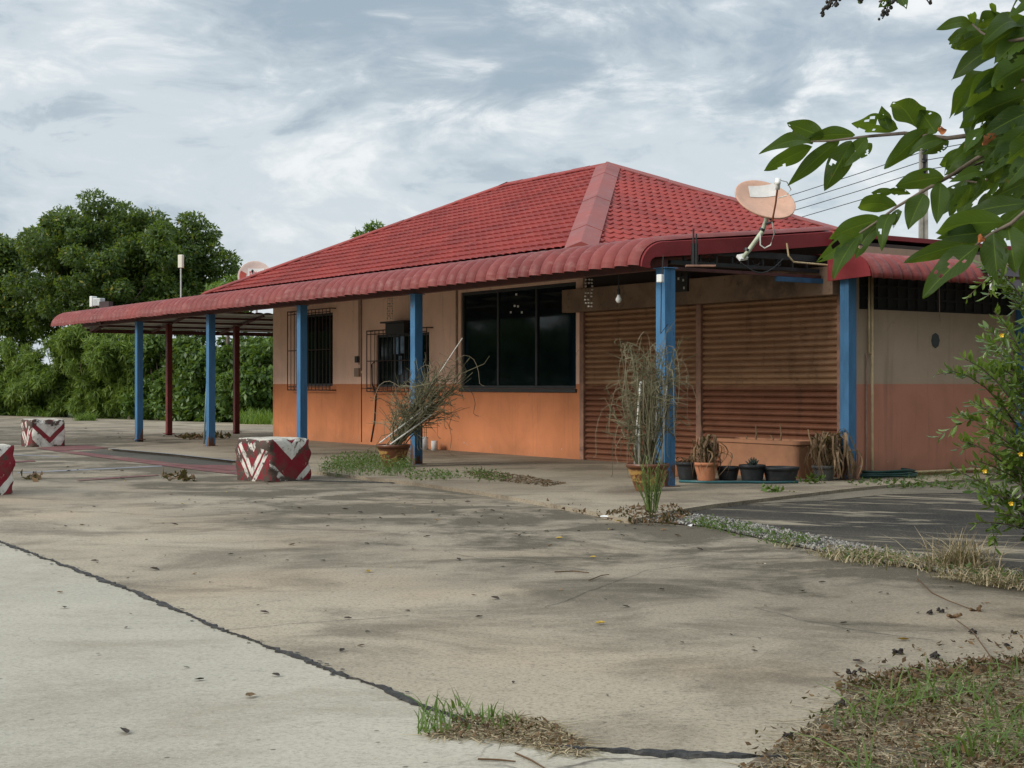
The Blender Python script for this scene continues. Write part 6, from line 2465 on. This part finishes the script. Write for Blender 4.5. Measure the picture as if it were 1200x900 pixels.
# ------------------------------------------------------------------ shrub with yellow flowers on the right
YS = 10.6
sb_ = Vector((4.35, 11.0, 0.0))
fs = thing('flowering_shrub', 'glossy small leaved shrub with yellow flowers at the right picture edge', 'shrub', sb_)
rr = random.Random(12)
targets = [(1113, 434), (1118, 550), (1150, 308), (1130, 420), (1142, 612), (1125, 516), (1140, 470), (1150, 395), (1165, 365), (1172, 330), (1135, 545), (1120, 487), (1150, 580), (1160, 520), (1165, 600), (1150, 500), (1190, 300)]
for _ in range(78):
    q = rr.random()
    py = 300 + 345 * q
    left = 1158 - 24 * math.sin(math.pi * min(1, max(0, (q - 0.2) / 0.75)))
    targets.append((rr.uniform(left, 1330), py))
stems_mb = MB()
LC, LA, LB, LL = [], [], [], []
for (px, py) in targets:
    e = P3(px, py, YS + rr.uniform(-0.5, 0.7)) - sb_
    b = Vector((rr.uniform(-.12, .12), rr.uniform(-.12, .12), 0))
    top = Vector((b.x + (e.x - b.x) * 0.45, b.y + (e.y - b.y) * 0.5, max(0.25, e.z * rr.uniform(0.75, 1.05))))
    pts = []
    for k in range(9):
        q = k / 8
        pts.append(b * (1 - q) ** 2 + top * 2 * q * (1 - q) * 1.0 + e * q * q)
    stems_mb.tube(pts, [0.010 * (1 - q / 9) + 0.002 for q in range(9)], 5)
    subs = [(pts, 0.35)]
    for _ in range(4):
        i = rr.randint(3, 7)
        d_ = Vector((rr.gauss(-0.15, 0.6), rr.gauss(-.1, 0.6), rr.gauss(0.1, 0.5))).normalized()
        ln = rr.uniform(0.12, 0.32)
        sp_ = [pts[i] + d_ * ln * q / 5 + Vector((0, 0, -.06 * (q / 5) ** 2)) for q in range(6)]
        stems_mb.tube(sp_, 0.002, 4)
        subs.append((sp_, 0.0))
    for (pl_, s0) in subs:
        n = len(pl_)
        tot = sum((pl_[i + 1] - pl_[i]).length for i in range(n - 1))
        m_ = int(tot * (1 - s0) / 0.020)
        for k in range(m_):
            q = s0 + (1 - s0) * (k + rr.random()) / max(1, m_)
            fq = q * (n - 1)
            i = min(n - 2, int(fq))
            p = pl_[i].lerp(pl_[i + 1], fq - i)
            tdir = (pl_[i + 1] - pl_[i]).normalized()
            sd_ = Vector((rr.gauss(0, 1), rr.gauss(0, 1), rr.gauss(0.2, .7)))
            sd_ = (sd_ - tdir * sd_.dot(tdir)).normalized()
            ax = (tdir * 0.75 + sd_ * 0.8).normalized()
            ln = rr.uniform(0.045, 0.10)
            LC.append(p + ax * ln * 0.55)
            LA.append(ax)
            up = Vector((rr.gauss(0, .5), rr.gauss(-.1, .5), 1))
            LB.append(ax.cross(up).normalized())
            LL.append(ln * 0.55)
stems_mb.build('stem', M['bark'], fs)
LC, LA, LB, LL = np.array(LC), np.array(LA), np.array(LB), np.array(LL)[:, None]
n = len(LC)
nr = np.cross(LA, LB)
V = np.empty((n, 6, 3))
V[:, 0] = LC - LA * LL
V[:, 1] = LC + LB * LL * 0.34 + nr * LL * 0.10 - LA * LL * 0.15
V[:, 2] = LC + LB * LL * 0.26 + nr * LL * 0.06 + LA * LL * 0.5
V[:, 3] = LC + LA * LL - nr * LL * 0.15
V[:, 4] = LC - LB * LL * 0.26 + nr * LL * 0.06 + LA * LL * 0.5
V[:, 5] = LC - LB * LL * 0.34 + nr * LL * 0.10 - LA * LL * 0.15
Fq = (np.array([(0, 1, 2, 3), (0, 3, 4, 5)])[None] + (np.arange(n) * 6)[:, None, None]).reshape(-1, 4)
M['leaf_shrub'] = mat_leaf('glossy_small_leaf', (0.045, 0.095, 0.016), (0.19, 0.275, 0.050), 0.28, 0.32, 0.55)
raw('foliage', V.reshape(-1, 3), Fq, M['leaf_shrub'], fs)
M['yellow'] = mat_plain('yellow_petal', (0.75, 0.48, 0.03), 0.5, 0.1, 20)
for (px, py) in ((1173, 393), (1195, 532), (1153, 552), (1184, 590)):
    mb = MB()
    p = P3(px, py, YS - 0.45) - sb_
    for k in range(5):
        a = k * 1.256
        d1 = Vector((math.cos(a), -0.9, math.sin(a)))
        d2 = Vector((math.cos(a + 1.0), -0.9, math.sin(a + 1.0)))
        mb.face([p, p + d1 * 0.015, p + (d1 + d2) * 0.010, p + d2 * 0.015])
    mb.tube([p + Vector((0, .03, 0)), p], [.004, .008], 6)
    mb.build('flower', M['yellow'], fs)

# ------------------------------------------------------------------ trees around the lot beyond the picture: they shade the right side and mirror in the panes
def wood(name, label, lobes, n, rc, per, leaf, mat, seed):
    o = foliage(name, crown_clumps(lobes, n, rc, seed, 0.3), per, leaf, mat, None, seed, 0.3, 0.5, 0.3)
    return stuff(o, label, 'trees')


wood('tree_mass', 'mass of trees shading the building from the right, outside the picture',
     [(10.2, 8.5, 3.2, 3.4), (12.5, 14.0, 4.2, 4.2), (11.0, 10.0, 6.5, 3.4), (15.5, 17.5, 3.6, 4.2), (14.0, 5.0, 4.0, 4.6), (12.0, 0.0, 4.0, 4.0)], 330, 1.0, 260, 0.30, M['leaf_big'], 201)
wood('tree_mass', 'mass of trees along the far left side of the lot, outside the picture',
     [(-56, 62, 4.5, 5.5), (-58, 54, 4.5, 5.5), (-60, 46, 4.0, 5.5), (-62, 38, 4.5, 6.0), (-62, 68, 5.0, 6.0)], 260, 1.4, 150, 0.42, M['leaf_big'], 202)
